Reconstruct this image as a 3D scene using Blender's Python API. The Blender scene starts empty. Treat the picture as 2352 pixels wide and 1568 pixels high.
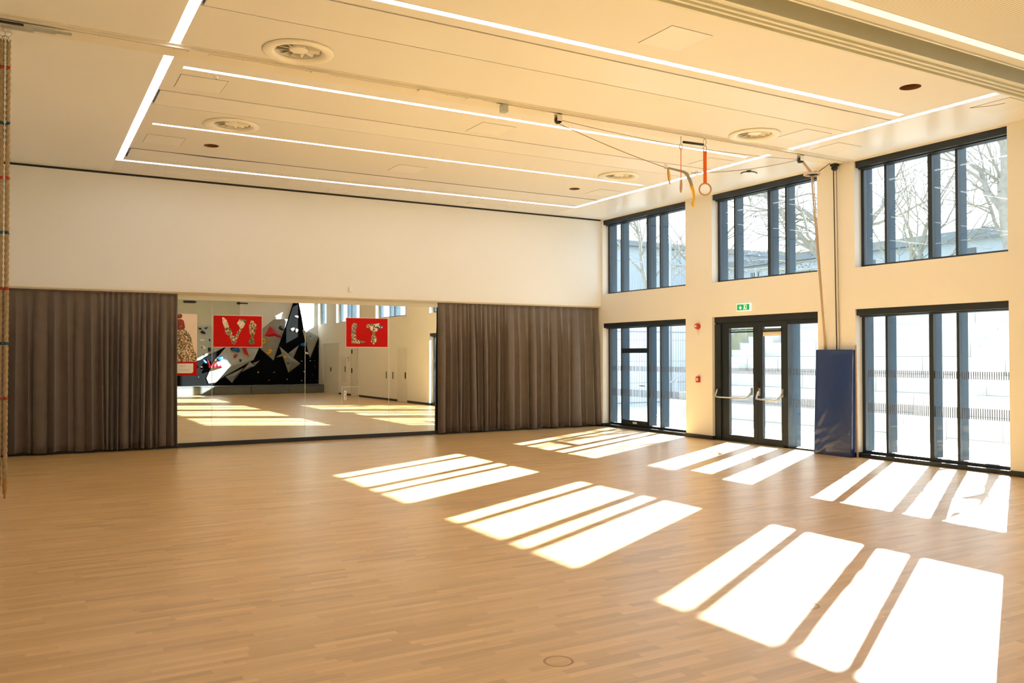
import bpy, bmesh, math, random
from mathutils import Vector, Matrix

S = bpy.context.scene
COL = S.collection
R = random.Random(7)

# ---------------------------------------------------------------- camera
def set_camera():
    f, yaw, pitch, roll = 1941.012, math.radians(29.9486), math.radians(0.95683), math.radians(-0.05493)
    d = Vector((math.sin(yaw)*math.cos(pitch), math.cos(yaw)*math.cos(pitch), math.sin(pitch)))
    r = Vector((math.cos(yaw), -math.sin(yaw), 0)); u = r.cross(d)
    r2 = r*math.cos(roll) + u*math.sin(roll); u2 = -r*math.sin(roll) + u*math.cos(roll)
    cam = bpy.data.cameras.new('camera'); o = bpy.data.objects.new('camera', cam); COL.objects.link(o)
    m = Matrix((r2, u2, -d)).transposed().to_4x4(); m.translation = Vector((-14.5068, -20.0055, 2.05))
    o.matrix_world = m
    cam.sensor_width = 36; cam.sensor_fit = 'HORIZONTAL'; cam.lens = f*36/2352
    cam.clip_end = 300; S.camera = o
set_camera()

# ---------------------------------------------------------------- world, sun, exposure
SKY = 2.9
SUN = 52.0
LED = 6.0
w = bpy.data.worlds.new('sky'); S.world = w; w.use_nodes = True
nt = w.node_tree; nt.nodes.clear()
out = nt.nodes.new('ShaderNodeOutputWorld'); bg = nt.nodes.new('ShaderNodeBackground')
ge = nt.nodes.new('ShaderNodeNewGeometry'); sep = nt.nodes.new('ShaderNodeSeparateXYZ')
rp = nt.nodes.new('ShaderNodeValToRGB')
rp.color_ramp.elements[0].position = 0.48; rp.color_ramp.elements[0].color = (0.96, 0.98, 1, 1)
rp.color_ramp.elements[1].position = 0.9; rp.color_ramp.elements[1].color = (0.62, 0.78, 1, 1)
tc = nt.nodes.new('ShaderNodeTexCoord'); ma = nt.nodes.new('ShaderNodeMath'); ma.operation = 'MULTIPLY_ADD'
ma.inputs[1].default_value = 0.5; ma.inputs[2].default_value = 0.5
nt.links.new(tc.outputs['Generated'], sep.inputs[0]); nt.links.new(sep.outputs[2], ma.inputs[0])
nt.links.new(ma.outputs[0], rp.inputs[0]); nt.links.new(rp.outputs[0], bg.inputs[0])
bg.inputs[1].default_value = SKY; nt.links.new(bg.outputs[0], out.inputs[0])
sl = bpy.data.lights.new('sun', 'SUN'); sl.energy = SUN; sl.angle = 0.0095; sl.color = (1, 0.99, 0.97)
so = bpy.data.objects.new('sun', sl); COL.objects.link(so)
so.rotation_euler = Vector((-1, -0.55, -0.573)).to_track_quat('-Z', 'Y').to_euler()
so.location = (30, 20, 25)
S.view_settings.view_transform = 'Standard'; S.view_settings.look = 'None'
S.view_settings.exposure = 0.40; S.view_settings.gamma = 1; S.view_settings.use_curve_mapping = False
S.cycles.max_bounces = 12; S.cycles.diffuse_bounces = 6; S.cycles.glossy_bounces = 6
S.cycles.transparent_max_bounces = 16; S.cycles.transmission_bounces = 6
S.cycles.sample_clamp_indirect = 6
S.cycles.caustics_reflective = False; S.cycles.caustics_refractive = False

# ---------------------------------------------------------------- materials
def srgb(r, g, b):
    f = lambda c: (c/255/12.92) if c/255 <= 0.04045 else ((c/255+0.055)/1.055)**2.4
    return (f(r), f(g), f(b), 1)
class NT:
    def __init__(s, name):
        s.m = bpy.data.materials.new(name); s.m.use_nodes = True; s.t = s.m.node_tree
        s.b = s.t.nodes['Principled BSDF']; s.o = s.t.nodes['Material Output']
    def n(s, typ, **kw):
        x = s.t.nodes.new(typ)
        for k, v in kw.items(): setattr(x, k, v)
        return x
    def l(s, a, b): s.t.links.new(a, b)
    def math(s, op, a, b=None):
        x = s.n('ShaderNodeMath', operation=op)
        for i, v in enumerate((a, b)):
            if v is None: continue
            if hasattr(v, 'links'): s.l(v, x.inputs[i])
            else: x.inputs[i].default_value = v
        return x.outputs[0]
def mat(name, col, rough=0.6, metal=0.0, spec=0.5, var=0.0, scale=3.0, bump=0.0, bscale=60.0, sheen=0.0, emit=None, coat=0.0):
    q = NT(name); b = q.b
    c = (col[0], col[1], col[2], 1)
    b.inputs['Base Color'].default_value = c; b.inputs['Roughness'].default_value = rough
    b.inputs['Metallic'].default_value = metal; b.inputs['Specular IOR Level'].default_value = spec
    b.inputs['Sheen Weight'].default_value = sheen; b.inputs['Coat Weight'].default_value = coat
    if emit:
        b.inputs['Emission Color'].default_value = (emit[0], emit[1], emit[2], 1); b.inputs['Emission Strength'].default_value = emit[3]
    g = q.n('ShaderNodeNewGeometry')
    no = q.n('ShaderNodeTexNoise'); no.inputs['Scale'].default_value = scale; no.inputs['Detail'].default_value = 3
    q.l(g.outputs['Position'], no.inputs['Vector'])
    rm = q.n('ShaderNodeMapRange'); rm.inputs[1].default_value = 0.3; rm.inputs[2].default_value = 0.7
    v = max(var, 0.015)
    rm.inputs[3].default_value = 1-v; rm.inputs[4].default_value = 1+v
    q.l(no.outputs[0], rm.inputs[0])
    hs = q.n('ShaderNodeHueSaturation'); hs.inputs['Color'].default_value = c
    q.l(rm.outputs[0], hs.inputs['Value']); q.l(hs.outputs[0], b.inputs['Base Color'])
    if bump > 0:
        n2 = q.n('ShaderNodeTexNoise'); n2.inputs['Scale'].default_value = bscale; n2.inputs['Detail'].default_value = 2
        q.l(g.outputs['Position'], n2.inputs['Vector'])
        bp = q.n('ShaderNodeBump'); bp.inputs['Strength'].default_value = bump; bp.inputs['Distance'].default_value = 0.01
        q.l(n2.outputs[0], bp.inputs['Height']); q.l(bp.outputs[0], b.inputs['Normal'])
    return q.m

def floor_mat():
    q = NT('oak_strip_parquet'); g = q.n('ShaderNodeNewGeometry'); sp = q.n('ShaderNodeSeparateXYZ')
    q.l(g.outputs['Position'], sp.inputs[0])
    W, L = 0.068, 0.62
    y = q.math('DIVIDE', sp.outputs[1], W); row = q.math('FLOOR', y); fy = q.math('FRACT', y)
    wn = q.n('ShaderNodeTexWhiteNoise', noise_dimensions='1D'); q.l(row, wn.inputs['W'])
    x = q.math('ADD', q.math('DIVIDE', sp.outputs[0], L), q.math('MULTIPLY', wn.outputs[0], 17.3))
    cell = q.math('FLOOR', x); fx = q.math('FRACT', x)
    cb = q.n('ShaderNodeCombineXYZ'); q.l(cell, cb.inputs[0]); q.l(row, cb.inputs[1])
    w2 = q.n('ShaderNodeTexWhiteNoise', noise_dimensions='2D'); q.l(cb.outputs[0], w2.inputs['Vector'])
    rp = q.n('ShaderNodeValToRGB'); e = rp.color_ramp.elements
    e[0].position = 0; e[0].color = (0.53, 0.325, 0.125, 1); e[1].position = 1; e[1].color = (0.75, 0.495, 0.225, 1)
    for p, c in ((0.15, (0.60, 0.375, 0.148, 1)), (0.5, (0.665, 0.42, 0.172, 1)), (0.85, (0.71, 0.455, 0.195, 1))):
        k = e.new(p); k.color = c
    q.l(w2.outputs[0], rp.inputs[0])
    # grain
    mp = q.n('ShaderNodeMapping'); mp.inputs['Scale'].default_value = (2.2, 45, 1)
    av = q.n('ShaderNodeVectorMath', operation='ADD'); c3 = q.n('ShaderNodeCombineXYZ')
    q.l(q.math('MULTIPLY', w2.outputs[0], 9), c3.inputs[0]); q.l(q.math('MULTIPLY', w2.outputs[0], 31), c3.inputs[2])
    q.l(g.outputs['Position'], av.inputs[0]); q.l(c3.outputs[0], av.inputs[1]); q.l(av.outputs[0], mp.inputs[0])
    no = q.n('ShaderNodeTexNoise'); no.inputs['Scale'].default_value = 1.5; no.inputs['Detail'].default_value = 4; q.l(mp.outputs[0], no.inputs['Vector'])
    rm = q.n('ShaderNodeMapRange'); rm.inputs[1].default_value = .25; rm.inputs[2].default_value = .75; rm.inputs[3].default_value = .9; rm.inputs[4].default_value = 1.09
    q.l(no.outputs[0], rm.inputs[0])
    # joint lines
    d1 = q.math('MINIMUM', fy, q.math('SUBTRACT', 1.0, fy)); d2 = q.math('MINIMUM', fx, q.math('SUBTRACT', 1.0, fx))
    j = q.math('MAXIMUM', q.math('LESS_THAN', d1, 0.014), q.math('LESS_THAN', d2, 0.0016))
    dk = q.math('SUBTRACT', 1.0, q.math('MULTIPLY', j, 0.28))
    hs = q.n('ShaderNodeHueSaturation'); q.l(rp.outputs[0], hs.inputs['Color']); q.l(q.math('MULTIPLY', rm.outputs[0], dk), hs.inputs['Value'])
    q.l(hs.outputs[0], q.b.inputs['Base Color'])
    n3 = q.n('ShaderNodeTexNoise'); n3.inputs['Scale'].default_value = 0.9; n3.inputs['Detail'].default_value = 3; q.l(g.outputs['Position'], n3.inputs['Vector'])
    r3 = q.n('ShaderNodeMapRange'); r3.inputs[3].default_value = .30; r3.inputs[4].default_value = .44; q.l(n3.outputs[0], r3.inputs[0])
    q.l(r3.outputs[0], q.b.inputs['Roughness']); q.b.inputs['Specular IOR Level'].default_value = 0.5; q.b.inputs['Coat Weight'].default_value = .6; q.b.inputs['Coat Roughness'].default_value = .30
    bp = q.n('ShaderNodeBump'); bp.inputs['Strength'].default_value = .12; bp.inputs['Distance'].default_value = .004
    q.l(q.math('MULTIPLY', rm.outputs[0], dk), bp.inputs['Height']); q.l(bp.outputs[0], q.b.inputs['Normal'])
    return q.m

def perforated(name, col, axis, period, depth, rough=.75):
    # fine micro-perforation: rows of dots
    q = NT(name); g = q.n('ShaderNodeNewGeometry'); sp = q.n('ShaderNodeSeparateXYZ'); q.l(g.outputs['Position'], sp.inputs[0])
    fx = q.math('FRACT', q.math('DIVIDE', sp.outputs[0], period)); fy = q.math('FRACT', q.math('DIVIDE', sp.outputs[1], period))
    if axis == 'dots':
        a = q.math('LESS_THAN', q.math('ABSOLUTE', q.math('SUBTRACT', fx, .5)), .22); b = q.math('LESS_THAN', q.math('ABSOLUTE', q.math('SUBTRACT', fy, .5)), .22)
        k = q.math('MULTIPLY', a, b)
    else:
        k = q.math('LESS_THAN', q.math('ABSOLUTE', q.math('SUBTRACT', fy, .5)), .2)
    v = q.math('SUBTRACT', 1.0, q.math('MULTIPLY', k, depth))
    hs = q.n('ShaderNodeHueSaturation'); hs.inputs['Color'].default_value = (*col, 1); q.l(v, hs.inputs['Value']); q.l(hs.outputs[0], q.b.inputs['Base Color'])
    q.b.inputs['Roughness'].default_value = rough; q.b.inputs['Specular IOR Level'].default_value = .3
    return q.m

def glass_mat(name, tint, refl=0.07):
    q = NT(name); q.t.nodes.remove(q.b)
    tr = q.n('ShaderNodeBsdfTransparent'); tr.inputs[0].default_value = (*tint, 1)
    gl = q.n('ShaderNodeBsdfGlossy'); gl.inputs['Roughness'].default_value = 0.0
    lw = q.n('ShaderNodeLayerWeight'); lw.inputs[0].default_value = 0.5
    mx = q.n('ShaderNodeMixShader'); q.l(q.math('ADD', q.math('MULTIPLY', q.math('POWER', lw.outputs['Facing'], 5.0), .8), .035), mx.inputs[0])
    q.l(tr.outputs[0], mx.inputs[1]); q.l(gl.outputs[0], mx.inputs[2]); q.l(mx.outputs[0], q.o.inputs[0])
    return q.m

def collage_mat(name, cols, scale=60, seed=0):
    q = NT(name); g = q.n('ShaderNodeNewGeometry'); v = q.n('ShaderNodeTexVoronoi'); v.inputs['Scale'].default_value = scale
    mp = q.n('ShaderNodeMapping'); mp.inputs['Location'].default_value = (seed*3.1, 0, seed*1.7)
    q.l(g.outputs['Position'], mp.inputs[0]); q.l(mp.outputs[0], v.inputs['Vector'])
    rp = q.n('ShaderNodeValToRGB'); rp.color_ramp.interpolation = 'CONSTANT'; e = rp.color_ramp.elements
    n = len(cols); e[0].position = 0; e[0].color = cols[0]; e[1].position = 1/n; e[1].color = cols[1]
    for i in range(2, n): k = e.new(i/n); k.color = cols[i]
    sp = q.n('ShaderNodeSeparateColor'); q.l(v.outputs['Color'], sp.inputs[0]); q.l(sp.outputs[0], rp.inputs[0])
    q.l(rp.outputs[0], q.b.inputs['Base Color']); q.b.inputs['Roughness'].default_value = .6
    return q.m

M = {}
M['wall'] = mat('wall_cream_plaster', (0.79, 0.765, 0.71), .85, spec=.25, var=.012, scale=.6, bump=.02, bscale=180)
M['wallwhite'] = mat('wall_white_plaster', (0.765, 0.77, 0.76), .7, spec=.3, var=.012, scale=.5)
M['ceil'] = perforated('ceiling_microperforated', (0.75, 0.745, 0.73), 'dots', .016, .07, .6)
M['ceilplain'] = mat('ceiling_satin_panel', (0.765, 0.76, 0.74), .42, spec=.5, var=.01, scale=1)
M['ceilsatin'] = mat('ceiling_border_satin', (0.78, 0.78, 0.76), .30, spec=.55, var=.01, scale=1, bump=.03, bscale=2)
M['ceil2'] = perforated('ceiling_slotted', (0.76, 0.745, 0.70), 'lines', .03, .28)
M['plenum'] = mat('plenum_dark', (0.02, 0.018, 0.015), .9)
M['floor'] = floor_mat()
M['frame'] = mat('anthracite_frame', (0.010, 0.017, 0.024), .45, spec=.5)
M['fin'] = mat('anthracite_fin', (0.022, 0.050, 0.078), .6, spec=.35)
M['base'] = mat('black_skirting', (0.018, 0.018, 0.018), .5)
M['glass'] = glass_mat('window_glass', (.93, .965, .96))
M['markb'] = mat('marking_dark', (0.09, 0.085, 0.09), .6)
M['markw'] = mat('marking_white', (0.8, 0.8, 0.8), .6)
M['mirror'] = mat('mirror_silver', (0.83, 0.86, 0.82), 0.0, metal=1.0)
M['mirroredge'] = mat('mirror_edge', (0.75, 0.78, 0.70), .3)
M['alu'] = mat('brushed_metal', (0.62, 0.60, 0.56), .32, metal=1.0)
M['steel'] = mat('galvanised_steel', (0.50, 0.52, 0.47), .45, metal=.7)
M['painted'] = mat('cream_painted_metal', (0.74, 0.70, 0.60), .45)
M['beige'] = mat('header_beige', (0.62, 0.58, 0.46), .45)
M['partition'] = mat('partition_header', (0.70, 0.69, 0.57), .5)
M['diff'] = mat('diffuser_white', (0.80, 0.775, 0.69), .35)
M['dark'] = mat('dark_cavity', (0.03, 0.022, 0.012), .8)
M['led'] = mat('led_diffuser', (1, 1, 1), .5, emit=(.97, .98, 1, LED))
M['led2'] = mat('led_diffuser_dimmed', (.9, .88, .82), .5, emit=(1, .96, .89, .42))
M['curtain'] = mat('taupe_velvet', (0.142, 0.112, 0.091), .8, spec=.2, var=.06, scale=5, sheen=.25, bump=.04, bscale=300)
M['red'] = mat('poster_red', (0.50, 0.006, 0.004), .7, spec=.12, var=.03)
M['redhold'] = mat('red_resin', (0.55, 0.01, 0.03), .45)
M['redalarm'] = mat('red_alarm_plastic', (0.50, 0.025, 0.025), .35)
M['bluehold'] = mat('blue_resin', (0.01, 0.10, 0.33), .45)
M['yellowhold'] = mat('yellow_resin', (0.75, 0.42, 0.01), .45)
M['whitehold'] = mat('white_resin', (0.75, 0.75, 0.72), .5)
M['blackhold'] = mat('black_resin', (0.015, 0.017, 0.018), .4)
M['climbblack'] = mat('climbing_panel_black', (0.004, 0.0045, 0.005), .75, spec=.06, var=.1)
M['climbgrey'] = mat('climbing_panel_grey', (0.30, 0.30, 0.28), .7, var=.05)
M['climblight'] = mat('climbing_panel_light', (0.42, 0.46, 0.45), .7, var=.05)
M['greywall'] = mat('wall_grey_green', (0.56, 0.59, 0.54), .8, var=.02)
M['matgrey'] = mat('grey_vinyl', (0.13, 0.14, 0.135), .45, var=.05)
M['blue'] = mat('blue_vinyl', (0.010, 0.036, 0.165), .28, spec=.6, var=.06, scale=2, coat=.3)
M['seam'] = mat('navy_seam', (0.006, 0.014, 0.05), .5)
M['wood'] = mat('pale_wood', (0.50, 0.30, 0.15), .5, var=.1, scale=12)
M['orange'] = mat('orange_webbing', (0.80, 0.13, 0.015), .7)
M['yellow'] = mat('yellow_webbing', (0.82, 0.45, 0.01), .7)
M['greyweb'] = mat('grey_padding', (0.30, 0.28, 0.25), .7)
M['cord'] = mat('tan_cord', (0.33, 0.25, 0.16), .8)
M['blackp'] = mat('black_plastic', (0.012, 0.010, 0.010), .5)
M['rope'] = mat('hemp_rope', (0.34, 0.25, 0.135), .9, var=.12, scale=40)
M['ropered'] = mat('rope_red_mark', (0.38, 0.03, 0.015), .9)
M['ropeblue'] = mat('rope_blue_mark', (0.01, 0.07, 0.11), .9)
M['ropeend'] = mat('rope_orange_wrap', (0.40, 0.20, 0.07), .8)
M['concrete'] = mat('pale_concrete', (0.46, 0.46, 0.44), .9, var=.06, scale=2)
M['concgap'] = mat('concrete_joint', (0.22, 0.22, 0.21), .9)
M['ground'] = mat('paving', (0.60, 0.59, 0.56), .9, var=.06, scale=1.5)
M['grass'] = mat('dry_grass', (0.30, 0.30, 0.20), .95, var=.2, scale=1)
M['fence'] = mat('galvanised_fence', (0.24, 0.27, 0.30), .5)
M['facade'] = mat('pale_facade', (0.34, 0.40, 0.46), .8, var=.03)
M['roofgrey'] = mat('grey_roof', (0.17, 0.20, 0.23), .8)
M['winglass'] = mat('far_window', (0.07, 0.09, 0.11), .3)
M['bark'] = mat('pale_bark', (0.19, 0.185, 0.165), .95, var=.2, scale=6)
M['needle'] = mat('conifer_needles', (0.07, 0.085, 0.06), .9, var=.3, scale=4)
M['doorpaint'] = mat('door_offwhite', (0.70, 0.68, 0.61), .5)
M['paper'] = mat('paper_white', (0.80, 0.77, 0.70), .7)
M['posterbg'] = mat('poster_cream', (0.80, 0.66, 0.52), .7)
M['ink'] = mat('grey_ink', (0.20, 0.19, 0.18), .7)
M['green'] = mat('exit_green', (0.01, 0.30, 0.09), .4, emit=(0.01, 0.30, 0.08, .45))
M['exitwhite'] = mat('exit_white', (.9, .95, .9), .4, emit=(.85, 1, .88, .5))
cc = [srgb(150, 120, 80), srgb(222, 196, 150), srgb(98, 78, 50), srgb(205, 165, 130), srgb(60, 50, 35), srgb(235, 215, 180), srgb(170, 140, 95), srgb(120, 110, 80)]
M['collage'] = collage_mat('collage_browns', cc, 45)
M['collagegreen'] = collage_mat('collage_greens', [srgb(70, 100, 50), srgb(100, 120, 70), srgb(40, 60, 25), srgb(130, 130, 85), srgb(60, 85, 40)], 38, 2)
M['collagemix'] = collage_mat('collage_mixed', cc + [srgb(60, 90, 130), srgb(200, 120, 110), srgb(120, 150, 140), srgb(140, 60, 40)], 55, 4)
M['collageblue'] = collage_mat('collage_blues', [srgb(40, 60, 100), srgb(30, 90, 100), srgb(70, 90, 130), srgb(230, 225, 215)], 30, 6)
M['collagered'] = collage_mat('collage_reds', [srgb(160, 50, 35), srgb(135, 38, 30), srgb(180, 70, 50), srgb(110, 60, 40)], 14, 8)
M['collagewhite'] = collage_mat('collage_whites', [srgb(235, 225, 205), srgb(215, 205, 185), srgb(190, 185, 150), srgb(225, 190, 150)], 30, 9)

# ---------------------------------------------------------------- mesh helpers
class MB:
    def __init__(s): s.v = []; s.f = []; s.mi = []; s.smooth = []
    def add(s, vs, fs, mi=0, sm=False):
        n = len(s.v); s.v += [tuple(v) for v in vs]; s.f += [tuple(n+i for i in f) for f in fs]; s.mi += [mi]*len(fs); s.smooth += [sm]*len(fs); return s
    def box(s, x0, x1, y0, y1, z0, z1, mi=0):
        if x0 > x1: x0, x1 = x1, x0
        if y0 > y1: y0, y1 = y1, y0
        if z0 > z1: z0, z1 = z1, z0
        return s.add([(x0,y0,z0),(x1,y0,z0),(x1,y1,z0),(x0,y1,z0),(x0,y0,z1),(x1,y0,z1),(x1,y1,z1),(x0,y1,z1)],
              [(0,3,2,1),(4,5,6,7),(0,1,5,4),(1,2,6,5),(2,3,7,6),(3,0,4,7)], mi)
    def quad(s, a, b, c, d, mi=0): return s.add([a, b, c, d], [(0,1,2,3)], mi)
    def tube(s, pts, rad, seg=10, cap=True, mi=0, close=False):
        pts = [Vector(p) for p in pts]; n = len(pts)
        rads = rad if isinstance(rad, (list, tuple)) else [rad]*n
        t0 = (pts[1]-pts[0]).normalized(); ref = Vector((0,0,1)) if abs(t0.z) < .9 else Vector((1,0,0))
        a = t0.cross(ref).normalized(); rings = []
        for i, p in enumerate(pts):
            if close: t = (pts[(i+1) % n]-pts[i-1]).normalized()
            elif i == 0: t = t0
            elif i == n-1: t = (pts[i]-pts[i-1]).normalized()
            else: t = ((pts[i+1]-pts[i]).normalized()+(pts[i]-pts[i-1]).normalized()).normalized()
            a = (a - t*a.dot(t)).normalized(); b = t.cross(a)
            rings.append([p+(a*math.cos(2*math.pi*k/seg)+b*math.sin(2*math.pi*k/seg))*rads[i] for k in range(seg)])
        vs = [v for r in rings for v in r]; fs = []
        m = n if close else n-1
        for i in range(m):
            j = (i+1) % n
            for k in range(seg): fs.append((i*seg+k, i*seg+(k+1) % seg, j*seg+(k+1) % seg, j*seg+k))
        if cap and not close: fs += [tuple(range(seg-1, -1, -1)), tuple((n-1)*seg+k for k in range(seg))]
        return s.add(vs, fs, mi, True)
    def lathe(s, prof, c, seg=48, axis='z', mi=0, closed=False):
        vs = []; fs = []
        for r, h in prof:
            for k in range(seg):
                a = 2*math.pi*k/seg; x, y = r*math.cos(a), r*math.sin(a)
                vs.append((c[0]+x, c[1]+y, c[2]+h) if axis == 'z' else (c[0]+h, c[1]+x, c[2]+y) if axis == 'x' else (c[0]+x, c[1]+h, c[2]+y))
        n = len(prof)
        for i in range(n if closed else n-1):
            j = (i+1) % n
            for k in range(seg): fs.append((i*seg+k, i*seg+(k+1) % seg, j*seg+(k+1) % seg, j*seg+k))
        return s.add(vs, fs, mi, True)
    def prism(s, poly, y0, y1, mi=0, mi_side=None):
        # polygon in x,z extruded in y
        n = len(poly); vs = [(p[0], y0, p[1]) for p in poly]+[(p[0], y1, p[1]) for p in poly]
        s.add(vs, [tuple(range(n)), tuple(range(2*n-1, n-1, -1))]+[(i, n+i, n+(i+1) % n, (i+1) % n) for i in range(n)], mi); return s
    def build(s, name, m, parent=None, smooth_angle=None, origin=None, bevel=0.0):
        me = bpy.data.meshes.new(name)
        vs = s.v
        o = bpy.data.objects.new(name, me)
        if parent is not None and origin is None: org = Vector(parent.get('_o', (0,0,0)))
        else:
            if origin is None:
                xs = [v[0] for v in vs]; ys = [v[1] for v in vs]; zs = [v[2] for v in vs]
                origin = ((min(xs)+max(xs))/2, (min(ys)+max(ys))/2, min(zs))
            org = Vector(origin)
        me.from_pydata([tuple(Vector(v)-org) for v in vs], [], s.f)
        for mm in (m if isinstance(m, list) else [m]): me.materials.append(mm)
        me.polygons.foreach_set('material_index', s.mi); me.polygons.foreach_set('use_smooth', s.smooth)
        bm = bmesh.new(); bm.from_mesh(me); bmesh.ops.recalc_face_normals(bm, faces=bm.faces); bm.to_mesh(me); bm.free()
        me.update(); COL.objects.link(o)
        if parent is not None:
            o.parent = parent
        else:
            o.location = org
        ORG[o.name] = org
        if bevel > 0:
            md = o.modifiers.new('bevel', 'BEVEL'); md.width = bevel; md.segments = 2; md.limit_method = 'ANGLE'
        return o
ORG = {}
def thing(name, loc, label, cat, group=None):
    o = bpy.data.objects.new(name, None); COL.objects.link(o); o.location = loc; o.empty_display_size = .2
    ORG[o.name] = Vector(loc)
    tag(o, label, cat, group); return o
def tag(o, label=None, cat=None, group=None, kind=None):
    if label: o['label'] = label
    if cat: o['category'] = cat
    if group: o['group'] = group
    if kind: o['kind'] = kind
    return o
def part(mb, name, m, parent, label=None, **kw):
    # geometry given in world space; parent is at its own location
    p = parent; org = Vector((0,0,0))
    while p is not None: org = org + Vector(p.location); p = p.parent
    me_o = mb.build(name, m, None, origin=tuple(org), **kw)
    me_o.location = (0,0,0); me_o.parent = parent
    if label: me_o['label'] = label
    return me_o
def struct(mb, name, m, **kw):
    o = mb.build(name, m, **kw); o['kind'] = 'structure'; return o
def copy_tree(o, parent=None, loc=None):
    c = o.copy(); COL.objects.link(c); c.parent = parent
    if loc is not None: c.location = loc
    for ch in [x for x in bpy.data.objects if x.parent == o and x != c]: copy_tree(ch, c)
    return c

# ================================================================= ROOM SHELL
XL, YB, H = -15.1, -27.3, 6.0          # left wall, far end wall, ceiling height
OPEN = [(-3.65, -0.10), (-7.77, -4.60), (-11.77, -8.70)]     # window bays beside the dance half
UP2 = [(-17.95, -14.22), (-23.85, -20.22), (-27.1, -25.6)]   # high windows in the other half
ZL, ZS, ZT = 2.98, 3.82, 5.97
TW = 0.45

f = MB().box(XL-.1, 0.0, YB-.1, 0.16, -.12, 0)
for a, b in OPEN: f.box(0.0, TW-.02, a, b, -.12, 0)
struct(f, 'floor', M['floor'])

# right wall with the window openings
def wall_cells(openings_low, openings_up, y0, y1):
    mb = MB()
    ys = sorted({y0, y1, *[v for o in openings_low+openings_up for v in o]})
    for a, b in zip(ys[:-1], ys[1:]):
        m = (a+b)/2
        lo = any(p <= m <= q for p, q in openings_low); up = any(p <= m <= q for p, q in openings_up)
        spans = []
        z = 0 if not lo else ZL
        if up: spans += [(z, ZS), (ZT, 6.4)]
        else: spans += [(z, 6.4)]
        for s, e in spans: mb.box(0, TW, a, b, s, e)
    return mb
struct(wall_cells(OPEN, OPEN+UP2, YB-.1, 0.3), 'wall_right', M['wall'])
# back wall: upper field stands proud of the mirror recess
b = MB().box(XL, 0, 0.0, 0.30, 3.52, 6.4).box(XL, 0, 0.16, 0.30, 0, 3.52)
struct(b, 'wall_back', M['wallwhite'])
struct(MB().box(XL-.2, XL, YB-.1, .3, 0, 6.4), 'wall_left', M['wallwhite'])
struct(MB().box(XL-.2, TW, YB-.3, YB, 0, 6.4), 'wall_front', M['greywall'])
# thin cream edge and curtain rail under the upper wall
struct(MB().box(XL, -.001, -.012, .02, 3.50, 3.53).box(XL, -.001, -.006, .03, 3.475, 3.50), 'trim_1', M['wall'])
rail = MB().box(XL, -.02, .035, .095, 3.44, 3.515)
tag(rail.build('curtain_rail', M['beige']), 'long cream curtain rail running above the mirrors and both curtains', 'curtain rail')
struct(MB().box(-11.9, -4.9, .10, .16, 3.315, 3.515), 'trim_2', M['beige'])
# skirtings
bb = MB().box(XL, -.0, .09, .16, 0, .095)
struct(bb, 'baseboard_back', M['base'])
bb = MB()
for a, b2 in ((-.10, .16), (-4.60, -3.65), (-8.70, -7.77), (-14.07, -11.77), (-20.4, -15.2), (-22.2, -21.45), (-23.38, -23.02)):
    bb.box(-.014, 0, a, b2, 0, .095)
for a, b2 in OPEN:
    bb.box(-.014, .2, b2-.0, b2-.014, 0, .095); bb.box(-.014, .2, a, a+.014, 0, .095)
struct(bb, 'baseboard_right', M['base'])
struct(MB().box(XL, XL+.014, YB, .1, 0, .095), 'baseboard_left', M['base'])

# ---------------------------------------------------------------- ceiling
HOLES = [(-11.46, -9.17, .30), (-11.47, -5.14, .30), (-3.23, -9.13, .30), (-3.22, -5.13, .30),
         (-11.5, -3.47, .13), (-3.25, -3.44, .125), (-3.23, -12.2, .145)]
STRIPS = [(-10.94, -10.06), (-6.60, -5.76), (-2.55, -1.65)]
SX0, SX1 = -12.82, -1.90
LEDS = [ # x0,x1,y0,y1
    (-12.955, -12.835, -12.60, -1.31), (-1.885, -1.765, -12.66, -1.31),
    (-12.835, -1.885, -1.42, -1.31)]
LEDIN = [(-12.66, -2.05, -11.265, -11.155), (-12.66, -2.08, -7.85, -7.75), (-12.66, -2.10, -4.61, -4.52)]
LEDS2 = [(-12.66, -2.1, -13.79, -13.66), (-12.66, -2.1, -17.3, -17.2), (-12.66, -2.1, -20.6, -20.5), (-12.66, -2.1, -24.0, -23.9)]
def grid_slab(x0, x1, y0, y1, cuts, holes, z0=H, th=.03):
    xs = {x0, x1}; ys = {y0, y1}
    hb = [(hx-r-.04, hx+r+.04, hy-r-.04, hy+r+.04) for hx, hy, r in holes]
    for c in cuts+hb:
        xs |= {min(max(c[0], x0), x1), min(max(c[1], x0), x1)}; ys |= {min(max(c[2], y0), y1), min(max(c[3], y0), y1)}
    xs = sorted(xs); ys = sorted(ys); mb = MB()
    for a, b in zip(ys[:-1], ys[1:]):
        run = None
        for c, d in zip(xs[:-1], xs[1:]):
            mx, my = (c+d)/2, (a+b)/2
            solid = not any(q[0] < mx < q[1] and q[2] < my < q[3] for q in cuts+hb)
            if solid: run = (run[0], d) if run else (c, d)
            if (not solid) and run: mb.box(run[0], run[1], a, b, z0, z0+th); run = None
        if run: mb.box(run[0], run[1], a, b, z0, z0+th)
    for (hx, hy, r), q in zip(holes, hb):
        n = 40; inn = []; outr = []
        for k in range(n):
            t = 2*math.pi*k/n; cx, cy = math.cos(t), math.sin(t); s = (r+.04)/max(abs(cx), abs(cy))
            inn.append((hx+r*cx, hy+r*cy)); outr.append((hx+s*cx, hy+s*cy))
        for k in range(n):
            j = (k+1) % n
            mb.quad((*inn[k], z0), (*inn[j], z0), (*outr[j], z0), (*outr[k], z0))
            mb.quad((*inn[k], z0), (*inn[j], z0), (*inn[j], z0+.05), (*inn[k], z0+.05))
    return mb
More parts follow.
